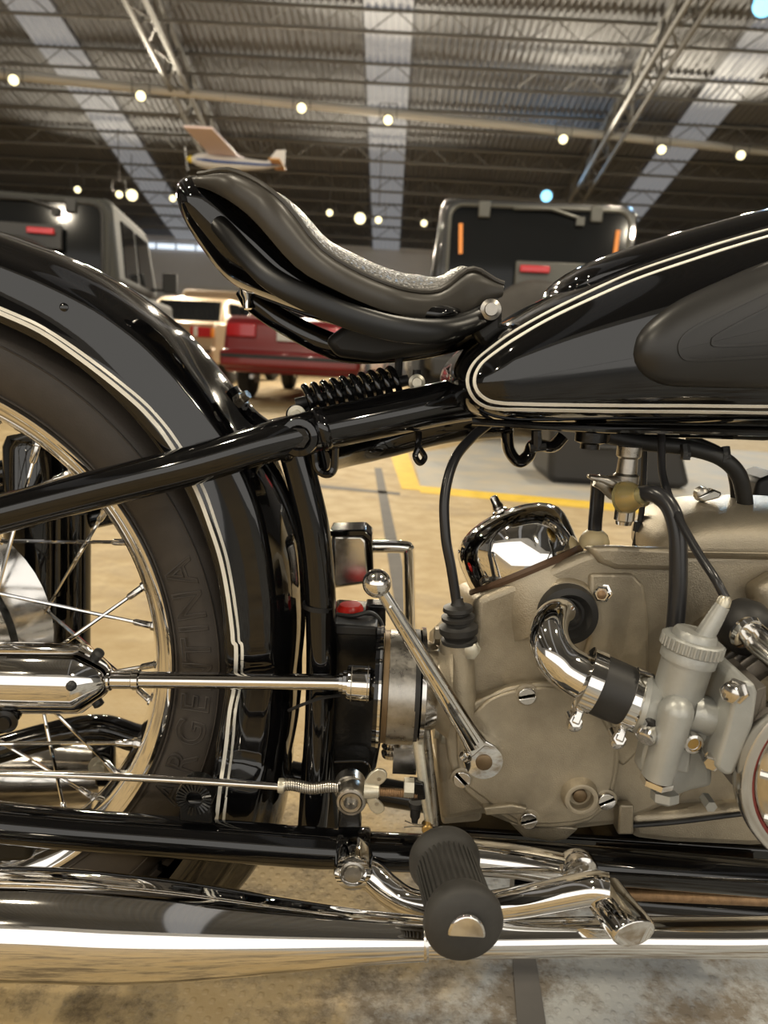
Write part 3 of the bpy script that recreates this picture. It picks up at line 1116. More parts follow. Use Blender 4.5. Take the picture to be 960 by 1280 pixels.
vs_, fs = [], []
NA = 130
A_0, A_1 = -47.0, 118.0
for i in range(NA + 1):
    a = A_0 + (A_1 - A_0) * i / NA
    sec = fen_section(a)
    ca, sa = math.cos(math.radians(a)), math.sin(math.radians(a))
    for r, y in sec:
        vs_.append(V((WX + r * ca, y, WZc + r * sa)))
K = len(sec)
for i in range(NA):
    for j in range(K):
        fs.append((i * K + j, i * K + (j + 1) % K, (i + 1) * K + (j + 1) % K, (i + 1) * K + j))
fs.append(tuple(range(K)))
fs.append(tuple(NA * K + j for j in range(K)))
fender = part('rear_mudguard', (vs_, fs), BLACK, ang=70)
fb = bvh_of(fender)
ln1 = px2([(-12, 386), (0, 391), (50, 414), (100, 448), (150, 487), (185, 519), (215, 558), (245, 612), (264, 662), (276, 700), (284, 740), (290, 785), (291.5, 802), (295, 809), (294.5, 840), (292, 864), (287, 890), (282, 937), (275.5, 982), (270, 1030)], 8)
ln2 = px2([(-12, 380), (0, 385), (50, 407.5), (100, 440), (150, 478), (188, 511), (220, 550), (252, 606), (270, 655), (283, 697), (291, 738), (297, 783), (298.5, 801), (302.5, 808), (302, 840), (299, 864), (294, 890), (290, 937), (284, 982), (279, 1030)], 8)
for ln, wpx in ((ln1, 5.2), (ln2, 3.9)):
    h = [(p, n) for p, n in cast(fb, ln) if p.y < -.05]
    part('pinstripe', ribbon(h, wpx * S(150, 500, YS), .0005), CREAM, fender)
for u, v in ((80, 384),):
    h = cast(fb, [(u, v)])
    if h:
        part('dent_bolt', lathe(h[0][0], h[0][1], [(-.002, 5 * k), (.0006, 5 * k), (.0012, 3 * k)], 14), BLACK, fender)
# fender stay bracket with bolt beside the upper frame tube
part('mudguard_bracket', tube(smooth_path(pixy([(290, 487, -.035), (300, 500, -.036), (315, 520, -.04), (336, 536, -.05)]), 5), .006, 8, flat=(V((0, 1, 0)), 2.0)), BLACK)
mk('bracket_bolt', lathe(W(301, 500, -.05), V((.75, -.3, .6)), [(-.004, .006), (.003, .006), (.003, .0042), (.009, .0042)], 6), STEEL, fender)

# ---------------------------------------------------------------- frame tubes
frame = part('frame_upper_tube', tube(smooth_path(pixy([(-80, 665, -.104), (0, 643, -.104), (120, 612, -.104), (240, 582, -.103), (330, 555, -.097), (400, 537, -.085), (480, 520, -.066), (560, 503, -.045), (640, 490, -.03)]), 6),
                                      [.0155] * 24 + [.0158 + .00015 * i for i in range(25)], 20), BLACK)
lug = W(376, 545, -.091)
part('frame_lug', lathe(lug + V((0, .02, 0)), (0, -1, 0), [(0, .0155), (.030, .0155), (.034, .0145), (.035, .010), (.0335, .008), (.031, .008)], 28), BLACK, frame)
part('lug_socket', lathe(lug + V((0, -.0125, 0)), (0, -1, 0), [(0, .0085), (.0025, .0085), (.0025, .004), (.0005, .003)], 6), BLACKW, frame)
for u in (352, 402):
    q = W(u, 551 if u < 370 else 536, -.09)
    part('lug_collar', lathe(q, W(402, 536, -.085) - W(352, 551, -.093), [(-.004, .0166), (-.002, .0178), (.002, .0178), (.004, .0166)], 24), BLACK, frame)
# left-hand twin of the upper tube
part('frame_upper_tube', tube(smooth_path(pixy([(-60, 640, .104), (60, 612, .104), (200, 575, .104), (330, 545, .097), (430, 525, .07), (560, 500, .045)]), 6), .0155, 16), BLACK)
part('frame_cross_tube', tube(smooth_path(pixy([(395, 575, -.05), (430, 565, 0.02), (480, 552, .05), (560, 530, .04), (640, 520, .03)]), 6), [.013 + .0003 * i for i in range(25)], 14), BLACK)
part('tube_loop', tube(smooth_path(pixy([(393, 566, -.075), (396, 585, -.075), (407, 593, -.075), (417, 587, -.075), (419, 560, -.075)]), 6), .0032, 8), BLACK, frame)
part('cable_hook', join(tube(pixy([(523, 540, -.055), (523, 562, -.06)]), .003, 8), tube(smooth_path(pixy([(523, 560, -.06), (519, 570, -.062), (525, 579, -.064), (531, 572, -.062), (525, 561, -.06)]), 5), .0025, 8)), BLACK, frame)
# seat post tube beside the mudguard
post = part('frame_post', tube(smooth_path(pixy([(366, 555, -.062), (378, 600, -.062), (392, 660, -.062), (399, 720, -.062), (402, 800, -.062), (401, 880, -.064), (396, 960, -.066), (390, 1040, -.07)]), 8), .0136, 20), BLACK)
part('frame_post', tube(smooth_path(pixy([(372, 560, .06), (388, 640, .06), (396, 720, .06), (398, 820, .06), (394, 960, .06)]), 8), .013, 16), BLACK)
part('cable_tie', lathe(W(399, 757, -.062), V((.05, 0, 1)), [(-.002, .0145), (.002, .0145)], 20), BLACKM, post)
part('post_wire', tube(smooth_path(pixy([(361, 888, -.075), (380, 880, -.085), (400, 873, -.082), (425, 869, -.075)]), 5), .0016, 6), RUBBER, post)
# lower tubes
low = part('frame_lower_tube', tube(smooth_path(pixy([(-80, 1020, -.112), (0, 1028, -.112), (120, 1039, -.112), (240, 1048, -.112), (430, 1062, -.112), (560, 1068, -.11), (700, 1078, -.108), (830, 1088, -.105), (980, 1100, -.10)]), 6), [.0168] * 24 + [.0158] * 25, 20), BLACK)
part('frame_lower_tube', tube(smooth_path(pixy([(-80, 960, .11), (100, 912, .11), (180, 925, .11), (320, 960, .11), (620, 1012, .11), (980, 1050, .11)]), 6), .016, 16), BLACK)
part('tube_lug', lathe(W(421, 1060, -.112), W(466, 1063, -.112) - W(421, 1060, -.112), [(0, .0172), (.002, .0188), (.026, .0188), (.028, .0172)], 24), BLACK, low)
# serrated pillion footrest boss standing on the tube
sb = W(244, 995, -.120)
boss = part('footrest_boss', lathe(sb + V((0, .012, 0)), (0, -1, 0), [(0, .0155), (.014, .0155), (.016, .0145), (.016, .0065), (.008, .0060)], 36), BLACKW)
for i in range(26):
    a = 2 * math.pi * i / 26
    d = V((math.cos(a), 0, math.sin(a)))
    mk('serration', tube([sb + d * .0075 + V((0, -.0042, 0)), sb + d * .0148 + V((0, -.0042, 0))], .0012, 5), BLACKW, boss)
mk('boss_foot', prism(pix([(224, 1000), (262, 1000), (267, 1032), (222, 1028)], -.123), (0, .014, 0)), BLACKW, boss, bevel=.003)

# ---------------------------------------------------------------- far-side bits seen through the wheel
part('plunger_cover', lathe(W(47, 770, .115), W(47, 570, .115) - W(47, 770, .115), [(0, .030), (.03, .030), (.031, .034), (.19, .034), (.20, .030), (.205, .012)], 28), BLACK)
part('plunger_sleeve', lathe(W(50, 815, .115), V((0, 0, 1)), [(0, .020), (.004, .026), (.05, .026)], 24), STEEL)
part('stay_tube', tube(pixy([(95, 810, .12), (95, 640, .12)]), .0158, 16), BLACK)
part('luggage_frame', join(tube(pixy([(-40, 600, .13), (60, 580, .13), (140, 600, .13)]), .015, 10), tube(pixy([(60, 660, .13), (150, 640, .13)]), .012, 10)), BLACK)
part('left_silencer', lathe(W(-120, 965, .19), W(118, 968, .19) - W(-120, 965, .19), [(0, .045), (.12, .045), (.2, .040), (.262, .034)], 32), CHROMEW)
part('silencer_bracket', prism(pix([(112, 925), (142, 925), (142, 985), (118, 985)], .12), (0, .012, 0)), BLACK, bevel=.004)
part('bracket_bolt', lathe(W(126, 958, .118), (0, -1, 0), [(0, .0135), (.004, .0135), (.004, .008), (.010, .0075)], 18), ZINC)
part('axle_bracket', prism(pix([(-20, 870), (22, 882), (22, 900), (8, 918), (-20, 925)], -.11), (0, .012, 0)), BLACK, bevel=.004)
part('axle_bolt', lathe(W(8, 901, -.111), (0, -1, 0), [(0, .010), (.002, .010), (.003, .006), (.006, .0055)], 18), BLACKW)
part('stand_foot', prism(pix([(-30, 1050), (40, 1050), (38, 1078), (-30, 1082)], -.06), (0, .04, 0)), BLACKM, bevel=.006)

# ---------------------------------------------------------------- silencer and exhaust pipe
YSI = -.185


def along(pts, Y, n=40, name=None):
    """tube whose axis and half-height come from (u, v, halfpx)"""
    P = smooth_path([V((a, b, c)) for a, b, c in pts], 8)
    return tube([W(p.x, p.y, Y) for p in P], [p.z * S(p.x, p.y, Y) * .93 for p in P], n)


sil = part('silencer', along([(-220, 1150, 66), (-60, 1152, 69), (60, 1155, 69), (150, 1160, 66), (240, 1164, 59), (340, 1168, 47), (440, 1171, 35), (520, 1173, 28), (534, 1173.5, 27)], YSI, 48), CHROME)
pipe = part('exhaust_pipe', along([(528, 1173.5, 24), (620, 1173, 24.5), (760, 1171, 25), (980, 1170, 26), (1150, 1150, 26)], YSI, 40), CHROME)
part('pipe_joint', along([(529, 1173.5, 27.5), (532, 1173.5, 28.2), (535, 1173.5, 27.5)], YSI, 40), CHROMEW, sil)
# thin linkage tube and floor rail under the frame on the engine side
part('brake_cross_rod', tube(pixy([(770, 1117, -.10), (980, 1126, -.10)]), .0055, 10), RUST)
part('stand_leg', tube(pixy([(640, 1105, -.02), (800, 1128, -.02), (980, 1142, -.02)]), .010, 12), BLACK)

# ---------------------------------------------------------------- footpeg
PB, PF = W(553, 1068, -.182), W(582, 1160, -.262)
ax = (PF - PB).normalized()
PL = (PF - PB).length
sp0 = S(582, 1160, -.262)
prof = [(0, .012), (0, .0215), (.004, .0260), (.010, .0268), (.016, .0245), (.021, .0218)]
prof += [(.021 + (PL - .042) * i / 8, .0218) for i in range(1, 9)]
prof += [(PL - .016, .0245), (PL - .009, .0268), (PL - .003, .0262), (PL, .0235), (PL + .001, .012)]
vf = lathe(PB, ax, prof, 72)
peg = part('footpeg', vf, PEGR, ang=60)
aa = ax.cross(V((0, 0, 1))).normalized()
bb = ax.cross(aa)
for i in range(36):
    an = 2 * math.pi * i / 36
    d = aa * math.cos(an) + bb * math.sin(an)
    mk('rib', tube([PB + ax * .013 + d * .0222, PB + ax * .020 + d * .0222, PB + ax * (PL - .020) + d * .0222, PB + ax * (PL - .014) + d * .0222], [.0006, .0012, .0012, .0006], 5), PEGR, peg)
cap = [V((0, 0, 0))]
pc = PF + ax * .0005
dome = []
for i in range(13):
    an = math.pi * i / 12
    dome.append(pc + V((math.cos(an) * .0125, 0, -.004 + math.sin(an) * .0165)))
mk('peg_pin', prism(dome, ax * .004), CHROME, peg, bevel=.0015)
# forged arm from the frame lug to the peg
arm_path = smooth_path(pixy([(452, 1092, -.134), (466, 1096, -.137), (484, 1112, -.143), (510, 1128, -.151), (548, 1136, -.162), (585, 1138, -.175)]), 6)
arm = part('footpeg_arm', tube(arm_path, [interp(i, [0, 6, 14, 30], [.0135, .0132, .0128, .0125]) for i in range(len(arm_path))], 18, flat=(V((0, 1, 0)), .75)), CHROME)
part('arm_pivot', lathe(W(441, 1093, -.146) + V((0, .030, 0)), (0, -1, 0), [(0, .0162), (.027, .0162), (.030, .0148), (.030, .0112), (.027, .0108)], 32), CHROME, arm)
part('pivot_bolt', lathe(W(441, 1093, -.146) + V((0, .0055, 0)), (0, -1, 0), [(0, .0104), (.003, .0102), (.004, .0080), (.0062, .0072), (.0066, .002)], 20), STEEL, arm)
# brake pedal: cross link, pivot, lever and pad
link = part('pedal_link', tube(smooth_path(pixy([(590, 1070, -.150), (640, 1076, -.150), (690, 1085, -.150), (722, 1092, -.150)]), 5), .0135, 16, flat=(V((0, 0, 1)), .95)), CHROME)
part('link_boss', lathe(W(717, 1089, -.145), W(735, 1086, -.17) - W(717, 1089, -.145), [(-.004, .015), (.004, .0165), (.012, .0165), (.016, .014), (.017, .009)], 28), CHROME, link)
part('link_collar', lathe(W(722, 1084, -.16), V((.2, -1, .1)), [(0, .0125), (.004, .0135), (.008, .0125), (.010, .0075)], 24), CHROMEW, link)
lev = part('pedal_lever', tube(smooth_path(pixy([(600, 1136, -.175), (650, 1128, -.185), (700, 1118, -.192), (742, 1110, -.198), (760, 1112, -.2)]), 6), [interp(i, [0, 24], [.0115, .0120]) for i in range(25)], 18), CHROME)
pq = pixy([(752, 1112, -.19), (766, 1132, -.205), (792, 1164, -.232), (794, 1167, -.234)])
pad = part('pedal_pad', tube([pq[0], pq[1], pq[2], pq[3]], [.0165, .0168, .0168, .0150], 24, flat=(V((0, 0, 1)), .72)), CHROME, bevel=.0008)
# ---------------------------------------------------------------- fuel tank
YT = -.085
tank_o = pix([(566, 500), (561, 484), (566, 464), (584, 442), (612, 420), (645, 397), (700, 366), (760, 340), (830, 313), (900, 291), (960, 274), (1060, 247), (1180, 228),
              (1270, 250), (1310, 330), (1320, 430), (1290, 530), (1180, 548), (1060, 544), (960, 540), (860, 538), (760, 536), (660, 533), (612, 528), (583, 517)], YT)
tank_s = pix([(640, 472), (760, 450), (1000, 410), (1200, 390)], YT)
tank = part('fuel_tank', pillow(tank_o, tank_s, .120, n=3.4, rings=22, count=150, dy=.085), BLACK, ang=80)
tb = bvh_of(tank)
so = px2([(1000, 516.5), (960, 516), (860, 514.5), (760, 513.8), (660, 512), (618, 510.5), (598, 503), (587, 488), (585, 470), (594, 452), (612, 436), (640, 416), (680, 393), (730, 368), (790, 341), (860, 317), (920, 298), (1000, 276)], 8)
si = px2([(1000, 508.5), (960, 508), (860, 507), (760, 506.5), (660, 505), (622, 503), (605, 497), (595, 485), (594, 470), (602, 455), (620, 440), (648, 421), (688, 398), (738, 374), (798, 348), (868, 324), (924, 306), (1000, 284)], 8)
for ln, wpx in ((so, 5.6), (si, 4.6)):
    part('pinstripe', ribbon(cast(tb, ln), wpx * .00062, .0005), CREAM, tank)
hump_o = pix([(688, 380), (693, 362), (705, 348), (728, 332), (770, 314), (830, 294), (900, 274), (960, 258), (1060, 234), (1180, 215), (1250, 240), (1240, 330), (1000, 345), (800, 372), (720, 388)], -.03)
part('tank_crown', pillow(hump_o, pix([(735, 352), (900, 310), (1180, 270)], -.03), .062, n=2.6, rings=14, count=90, dy=.03), BLACK, tank, ang=80)
knee_o = pix([(785, 443), (790, 421), (808, 400), (845, 375), (900, 350), (960, 326), (1060, 296), (1150, 300), (1185, 370), (1160, 455), (1060, 484), (960, 486), (880, 485), (830, 483), (803, 473), (789, 458)], -.112)
knee = part('knee_pad', pillow(knee_o, pix([(835, 438), (960, 408), (1120, 385)], -.112), .019, n=2.6, rings=10, count=90, dy=0), PAD, tank, ang=80)
kb = bvh_of(knee)
for ln in ([(990, 349), (960, 363), (910, 387), (868, 409), (853, 424), (853, 440), (866, 447), (910, 446), (960, 443), (990, 442)],
           [(990, 369), (960, 384), (925, 402), (897, 418), (893, 424), (896, 429), (925, 429), (960, 427), (990, 426)]):
    part('pad_ridge_line', ribbon(cast(kb, px2([(u - 2.5, v + 2.5) for u, v in ln], 5)), .0020, .0012), PAD, tank)
# fittings under the tank
part('tank_seam', tube(pixy([(590, 527, -.085), (760, 537, -.085), (1000, 542, -.085)]), .003, 8), BLACK, tank)
under = part('tank_tunnel', prism(pix([(600, 512), (1020, 520), (1020, 548), (960, 552), (760, 545), (700, 540), (640, 536)], -.06), (0, .12, 0)), BLACK, bevel=.008)
part('tank_strap', tube(smooth_path(pixy([(634, 540, -.06), (636, 562, -.06), (648, 577, -.06), (660, 570, -.06), (668, 556, -.06), (690, 558, -.06), (704, 545, -.06)]), 6), .005, 10, flat=(V((0, 1, 0)), 2.2)), BLACK)
part('strap_clamp', join(tube(pixy([(671, 538, -.07), (671, 562, -.07)]), .0045, 8), tube(pixy([(662, 560, -.07), (682, 558, -.07)]), .0042, 8)), BLACKW)
part('mount_plate', lathe(W(738, 552, -.06), (0, 0, -1), [(-.008, .013), (0, .013), (.002, .008), (.006, .008)], 20), BLACKW)
part('mount_bolt', lathe(W(738, 553, -.06), (0, 0, -1), [(0, .006), (.005, .006)], 6), CHROMEW)

# ---------------------------------------------------------------- saddle
SX = [-.180, -.177, -.169, -.152, -.125, -.090, -.05, .0, .03, .055, .075, .090]
SWd = [.0, .025, .055, .088, .112, .124, .118, .100, .080, .062, .052, .046]


def saddle_w(x):
    return interp(x, SX, SWd)


def fit_edge(px_pts, k=1.0):
    xs, zs = [], []
    for u, v in px_pts:
        Y = -.08
        for _ in range(25):
            p = W(u, v, Y)
            Y = .5 * Y - .5 * saddle_w(p.x) * k
        xs.append(p.x)
        zs.append(p.z)
    o_ = np.argsort(xs)
    return [xs[i] for i in o_], [zs[i] for i in o_]


topx, topz = fit_edge([(231, 232), (250, 218), (273, 211), (296, 214), (323, 227), (348, 246), (367, 266), (385, 294), (399, 310), (420, 325), (460, 346), (500, 361), (535, 366), (557, 361), (575, 342), (592, 333), (626, 355)])
botx, botz = fit_edge([(228, 243), (238, 234), (254, 232), (277, 244), (300, 258), (323, 279), (339, 300), (358, 323), (378, 342), (400, 352), (440, 372), (480, 388), (520, 397), (560, 398), (585, 388), (626, 368)])
XT, XN = -.179, .088


def rim_loop(zf, wk, n=44, dx=0.0):
    """closed loop round the saddle plan: near side tail->nose, then far side back"""
    out = []
    ts = [0.5 - 0.5 * math.cos(math.pi * i / n) for i in range(n + 1)]
    for t in ts:
        x = XT + dx + (XN - XT - 2 * dx) * t
        out.append(V((x, -saddle_w(XT + (XN - XT) * t) * wk, zf(x))))
    for t in reversed(ts[1:-1]):
        x = XT + dx + (XN - XT - 2 * dx) * t
        out.append(V((x, saddle_w(XT + (XN - XT) * t) * wk, zf(x))))
    return out


def sm(xs, zs, deg):
    c = np.polyfit(xs, zs, deg)
    return lambda x: float(np.polyval(c, min(max(x, xs[0]), xs[-1])))


zt_, zb_ = (lambda x: interp(x, topx, topz)), (lambda x: interp(x, botx, botz))


def blurred(f, r=.012):
    return lambda x: sum(f(x + d * r) for d in (-1, -.5, 0, .5, 1)) / 5


zt, zb = blurred(zt_, .006), blurred(zb_, .010)


def loops_mesh(loops, cap0=False, cap1=False):
    n = len(loops[0])
    vs_, fs = [], []
    for lp in loops:
        vs_ += lp
    for i in range(len(loops) - 1):
        for k in range(n):
            fs.append((i * n + k, i * n + (k + 1) % n, (i + 1) * n + (k + 1) % n, (i + 1) * n + k))
    h = n // 2

    def cap(base):
        for k in range(1, h):
            a_, b_, c_, d_ = base + k, base + k + 1, base + (n - k - 1) % n, base + (n - k) % n
            if k + 1 <= h:
                fs.append((a_, b_, c_, d_) if b_ != c_ else (a_, b_, d_))
        fs.append((base, base + 1, base + n - 1))
    if cap0:
        cap(0)
    if cap1:
        cap((len(loops) - 1) * n)
    return vs_, fs


lp = []
skirt = [(zb, .985, .0), (zb, 1.0, .0)]
lp.append(rim_loop(lambda x: zb(x) + .004, .96, dx=.004))
lp.append(rim_loop(lambda x: zb(x) - .0005, .985, dx=.001))
for f, wk in ((.08, 1.0), (.3, 1.015), (.6, 1.01), (.85, .995), (.97, .97), (1.03, .94), (1.05, .90), (1.0, .86)):
    lp.append(rim_loop(lambda x, f=f: zb(x) + (zt(x) - zb(x)) * f, wk, dx=.0 if f < .9 else (f - .8) * .03))
saddle = part('saddle', loops_mesh(lp), SEATR, ang=80)
# grained seat top, crowned between the rolled edges
GRAIN = bpy.data.materials.new('grained_saddle_top')
GRAIN.use_nodes = True
nt = GRAIN.node_tree
b = nt.nodes['Principled BSDF']
tcn = nt.nodes.new('ShaderNodeTexCoord')
vo = nt.nodes.new('ShaderNodeTexVoronoi')
vo.inputs['Scale'].default_value = 330
mp = nt.nodes.new('ShaderNodeMapping')
mp.inputs['Scale'].default_value = (1.0, .55, 1.0)
nt.links.new(tcn.outputs['Object'], mp.inputs['Vector'])
nt.links.new(mp.outputs['Vector'], vo.inputs['Vector'])
b.inputs['Base Color'].default_value = (.17, .165, .155, 1)
bp = nt.nodes.new('ShaderNodeBump')
bp.invert = True
bp.inputs['Strength'].default_value = 1.0
bp.inputs['Distance'].default_value = .004
nt.links.new(vo.outputs['Distance'], bp.inputs['Height'])
nt.links.new(bp.outputs['Normal'], b.inputs['Normal'])
b.inputs['Roughness'].default_value = .42


def crown(x, wk):
    e = zt(x)
    c = interp(x, [-.18, -.12, -.085, -.04, .02, .05, .07, .09], [.0, .004, .012, .020, .020, .012, .0, .0])
    return e + c * (1 - (wk / .90) ** 2) ** .6


tl = []
for wk in (.92, .895, .86, .8, .7, .55, .38, .2, .06):
    tl.append(rim_loop(lambda x, wk=wk: (crown(x, min(wk, .9)) if wk <= .9 else zt(x) - .004), wk, dx=.012 * (1 - wk) + .002))
part('saddle_top', loops_mesh(tl, cap1=True), GRAIN, saddle, ang=80)
part('edge_bead', tube([p for p in rim_loop(lambda x: zt(x) + .0005, .955)[:45] if p.x > -.155], .0022, 8), SEATR, saddle)
# deep pressed pan seen from below
pan_o = pix([(229, 245), (232, 266), (243, 292), (261, 321), (280, 346), (300, 361), (340, 379), (400, 401), (470, 414), (540, 411), (580, 394), (560, 380), (480, 364), (420, 335), (384, 306), (354, 272), (318, 243), (280, 229), (252, 224), (235, 231)], -.02)
pan = part('saddle_pan', pillow(pan_o, pix([(268, 272), (310, 312), (370, 357), (450, 390), (540, 398)], -.02), .084, n=2.6, rings=14, count=100, dy=.02), BLACK, ang=80)
# steel sub-frame arms with bolts under the tail
for s in (-1, 1):
    yy = -.060 * 1.0 if s < 0 else .085
    if s < 0:
        q = [(260, 266, -.075), (283, 290, -.088), (309, 320, -.098), (340, 349, -.106), (380, 371, -.110), (430, 393, -.108), (490, 410, -.10), (545, 414, -.085), (585, 404, -.065), (615, 388, -.05)]
    else:
        q = [(300, 362, .03), (318, 378, .03), (350, 400, .03), (400, 426, .02), (440, 438, .02), (500, 436, .01), (560, 425, .0), (600, 410, -.01)]
    ph = smooth_path(pixy(q), 6)
    n = len(ph)
    wid = [interp(i / (n - 1), [0, .08, .25, .5, .8, 1], [.005, .0075, .0090, .0095, .0100, .0085]) for i in range(n)] if s < 0 else [interp(i / (n - 1), [0, .1, .5, 1], [.006, .010, .012, .012]) for i in range(n)]
    ar = part('saddle_arm', tube(ph, wid, 14, flat=(V((0, 1, 0)), .30 if s < 0 else .6)), BLACKS if s < 0 else BLACK)
arm_s = ar
part('saddle_bridge', prism(pix([(404, 425), (440, 400), (500, 404), (560, 408), (600, 400), (580, 425), (545, 440), (470, 452), (420, 446)], -.03), (0, .06, 0)), BLACKM, bevel=.01, seg=3)
for u, v, y in ((264, 272, -.05), (308, 364, .02)):
    q = W(u, v, y)
    ax = V((.15, -.15, -1)).normalized()
    kk = .9 if y < 0 else .8
    bo = part('saddle_bolt', lathe(q - ax * .014, ax, [(0, .0085 * kk), (.004, .0085 * kk), (.004, .005 * kk), (.009, .005 * kk), (.0095, .0075 * kk), (.017, .0075 * kk), (.021, .005 * kk), (.030, .0048 * kk)], 14), CHROME)
# nose bracket and pivot
part('nose_bracket', prism(pix([(560, 398), (588, 392), (600, 376), (622, 372), (628, 386), (628, 412), (612, 432), (598, 425), (588, 405), (570, 418), (556, 418)], -.045), (0, .09, 0)), BLACKM, bevel=.004)
part('nose_bolt', lathe(W(613, 387, -.058), (0, -1, 0), [(0, .0085), (.003, .0085), (.004, .0055), (.007, .005)], 18), STEEL)
part('nose_post', prism(pix([(600, 415), (626, 400), (630, 430), (606, 450)], -.03), (0, .06, 0)), BLACK, bevel=.003)
# saddle spring lying along the frame
s0, s1 = W(384, 502, -.045), W(496, 478, -.03)
ax = (s1 - s0).normalized()
e1 = ax.cross(V((0, 1, 0))).normalized()
e2 = ax.cross(e1)
NT = 9.5
hel = []
for i in range(int(NT * 20) + 1):
    t = i / (NT * 20)
    an = 2 * math.pi * NT * t
    hel.append(s0.lerp(s1, t) + (e1 * math.cos(an) + e2 * math.sin(an)) * .0125)
part('saddle_spring', tube(hel, .0030, 10), BLACK)
part('spring_rod', tube([s0 - ax * .01, s1 + ax * .01], .005, 10), BLACKM)
part('spring_anchor', join(lathe(W(371, 518, -.055), (0, -1, 0), [(0, .0085), (.006, .0085), (.008, .006)], 20), prism(pix([(350, 530), (372, 510), (392, 500), (392, 520)], -.045), (0, .02, 0))), BLACKW)
part('anchor_washer', lathe(W(371, 518, -.063), (0, -1, 0), [(0, .0075), (.0015, .0075), (.0018, .004), (.003, .0035)], 20), ZINC)
part('spring_post', tube(pixy([(497, 484, -.01), (499, 440, -.01)]), .0035, 8), BLACKM)
part('post_bolt', lathe(W(521, 478, -.04), (0, -1, 0), [(0, .0070), (.003, .0070), (.004, .0045), (.006, .004)], 20), ZINC)
part('post_stud', tube(pixy([(521, 476, -.03), (521, 462, -.03)]), .0035, 8), BLACKM)

# ---------------------------------------------------------------- battery corner behind the coupling
box_ = part('chrome_box', prism(pix([(414, 668), (453, 668), (460, 676), (464, 730), (414, 737)], .05), (0, .03, 0)), POLALU, bevel=.006, seg=3)
part('box_lid', prism(pix([(412, 663), (456, 662), (465, 670), (468, 737), (464, 737), (461, 677), (454, 671), (412, 671)], .046), (0, .038, 0)), BLACK, box_, bevel=.002)
part('far_chrome_rod', tube(smooth_path(pixy([(462, 683, .10), (505, 684, .10), (510, 690, .10), (511, 720, .10), (513, 800, .10)]), 8), .0068, 14), CHROME)
part('red_terminal_cap', lathe(W(438, 778, -.01), W(438, 757, -.01) - W(438, 778, -.01), [(0, .014), (.004, .0145), (.006, .012), (.014, .0125), (.018, .010), (.0185, .002)], 14), REDP)
part('terminal_block', prism(pix([(457, 756), (482, 757), (482, 785), (457, 786)], 0.0), (0, .02, 0)), BLACKW, bevel=.002)
part('black_carrier', prism(pix([(412, 782), (470, 786), (476, 800), (476, 930), (470, 962), (452, 984), (412, 990)], -.045), (0, .08, 0)), BLACKW, bevel=.004)
part('carrier_ledge', prism(pix([(412, 780), (472, 784), (472, 796), (412, 794)], -.055), (0, .03, 0)), BLACKM, bevel=.002)
part('terminal_wire', tube(smooth_path(pixy([(420, 768, -.03), (440, 770, -.035), (462, 766, -.03), (474, 775, -.03), (480, 790, -.04)]), 6), .0022, 8), RUBBER)
part('carrier_lip', tube(smooth_path(pixy([(418, 952, -.06), (450, 951, -.06), (460, 956, -.06), (463, 968, -.06)]), 5), .0012, 6), BLACK)
# black hanger plate between mudguard and brake cross shaft
part('hanger_plate', prism(pix([(372, 1030), (376, 960), (384, 900), (415, 900), (418, 960), (424, 1040)], -.05), (0, .03, 0)), BLACKW, bevel=.004)

# ---------------------------------------------------------------- brake rod with spring, wing nut, levers
YR = -.128
rod = part('brake_rod', tube(smooth_path(pixy([(-60, 965, YR), (0, 966, YR), (120, 970, YR), (240, 976, YR), (352, 983, YR)]), 4), .0030, 12), CHROME)
hel = []
q0, q1 = W(350, 982, YR), W(424, 985, YR)
ax = (q1 - q0).normalized()
e1 = ax.cross(V((0, 1, 0))).normalized()
e2 = ax.cross(e1)
NT = 26
for i in range(NT * 10 + 1):
    t = i / (NT * 10)
    an = 2 * math.pi * NT * t
    sag = V((0, 0, .0012 * math.sin(t * 9)))
    hel.append(q0.lerp(q1, t) + sag + (e1 * math.cos(an) + e2 * math.sin(an)) * .0040)
part('rod_spring', tube(hel, .0011, 6), STEEL, rod)
part('spring_cup', lathe(W(348, 982, YR), (1, 0, 0), [(0, .0058), (.003, .0062), (.005, .0055)], 16), ZINC, rod)
eye = part('rod_eye', lathe(W(440, 988, YR + .012), (0, -1, 0), [(0, .0125), (.016, .0125), (.018, .0115), (.0185, .0095), (.017, .009), (.0185, .0085), (.0185, .0060), (.010, .0055)], 32), STEEL)
part('eye_back', lathe(W(438, 978, YR + .022), (0, -1, 0), [(0, .0130), (.012, .0130), (.013, .012)], 28), STEEL, eye)
part('eye_stalk', prism(pix([(424, 1000), (447, 1000), (452, 1036), (422, 1036)], -.122), (0, .014, 0)), BLACKW, eye, bevel=.002)
wn = part('wing_nut', lathe(W(455, 987, YR), (1, 0, 0), [(0, .0075), (.006, .0070), (.012, .0060), (.013, .004)], 16), ZINC)
for pts in ([(456, 978), (462, 968), (472, 962), (481, 964), (484, 971), (479, 979), (470, 984), (462, 986)], [(456, 994), (462, 992), (470, 998), (479, 1007), (480, 1014), (472, 1018), (464, 1014), (459, 1004)]):
    c = sum(u for u, _ in pts) / 8, sum(v for _, v in pts) / 8
    w_ = part('wing', prism(smooth_path(pix(pts + [pts[0]], YR - .002), 3)[:-1], (0, .003, 0)), ZINC, wn, bevel=.0008)
    part('wing_hole', lathe(W(c[0] + 3, c[1], YR - .0022), (0, -1, 0), [(0, .0016), (.0004, .0016)], 10), STEEL, wn)
thr = part('threaded_rod', lathe(W(468, 989, YR), W(522, 993, YR) - W(468, 989, YR), [(i * .0009, .0037 if i % 2 else .0031) for i in range(40)], 14), RUST)
part('lock_nut', lathe(W(505, 984, YR), (1, 0, 0), [(0, .0078), (.008, .0078)], 6), ZINC, thr)
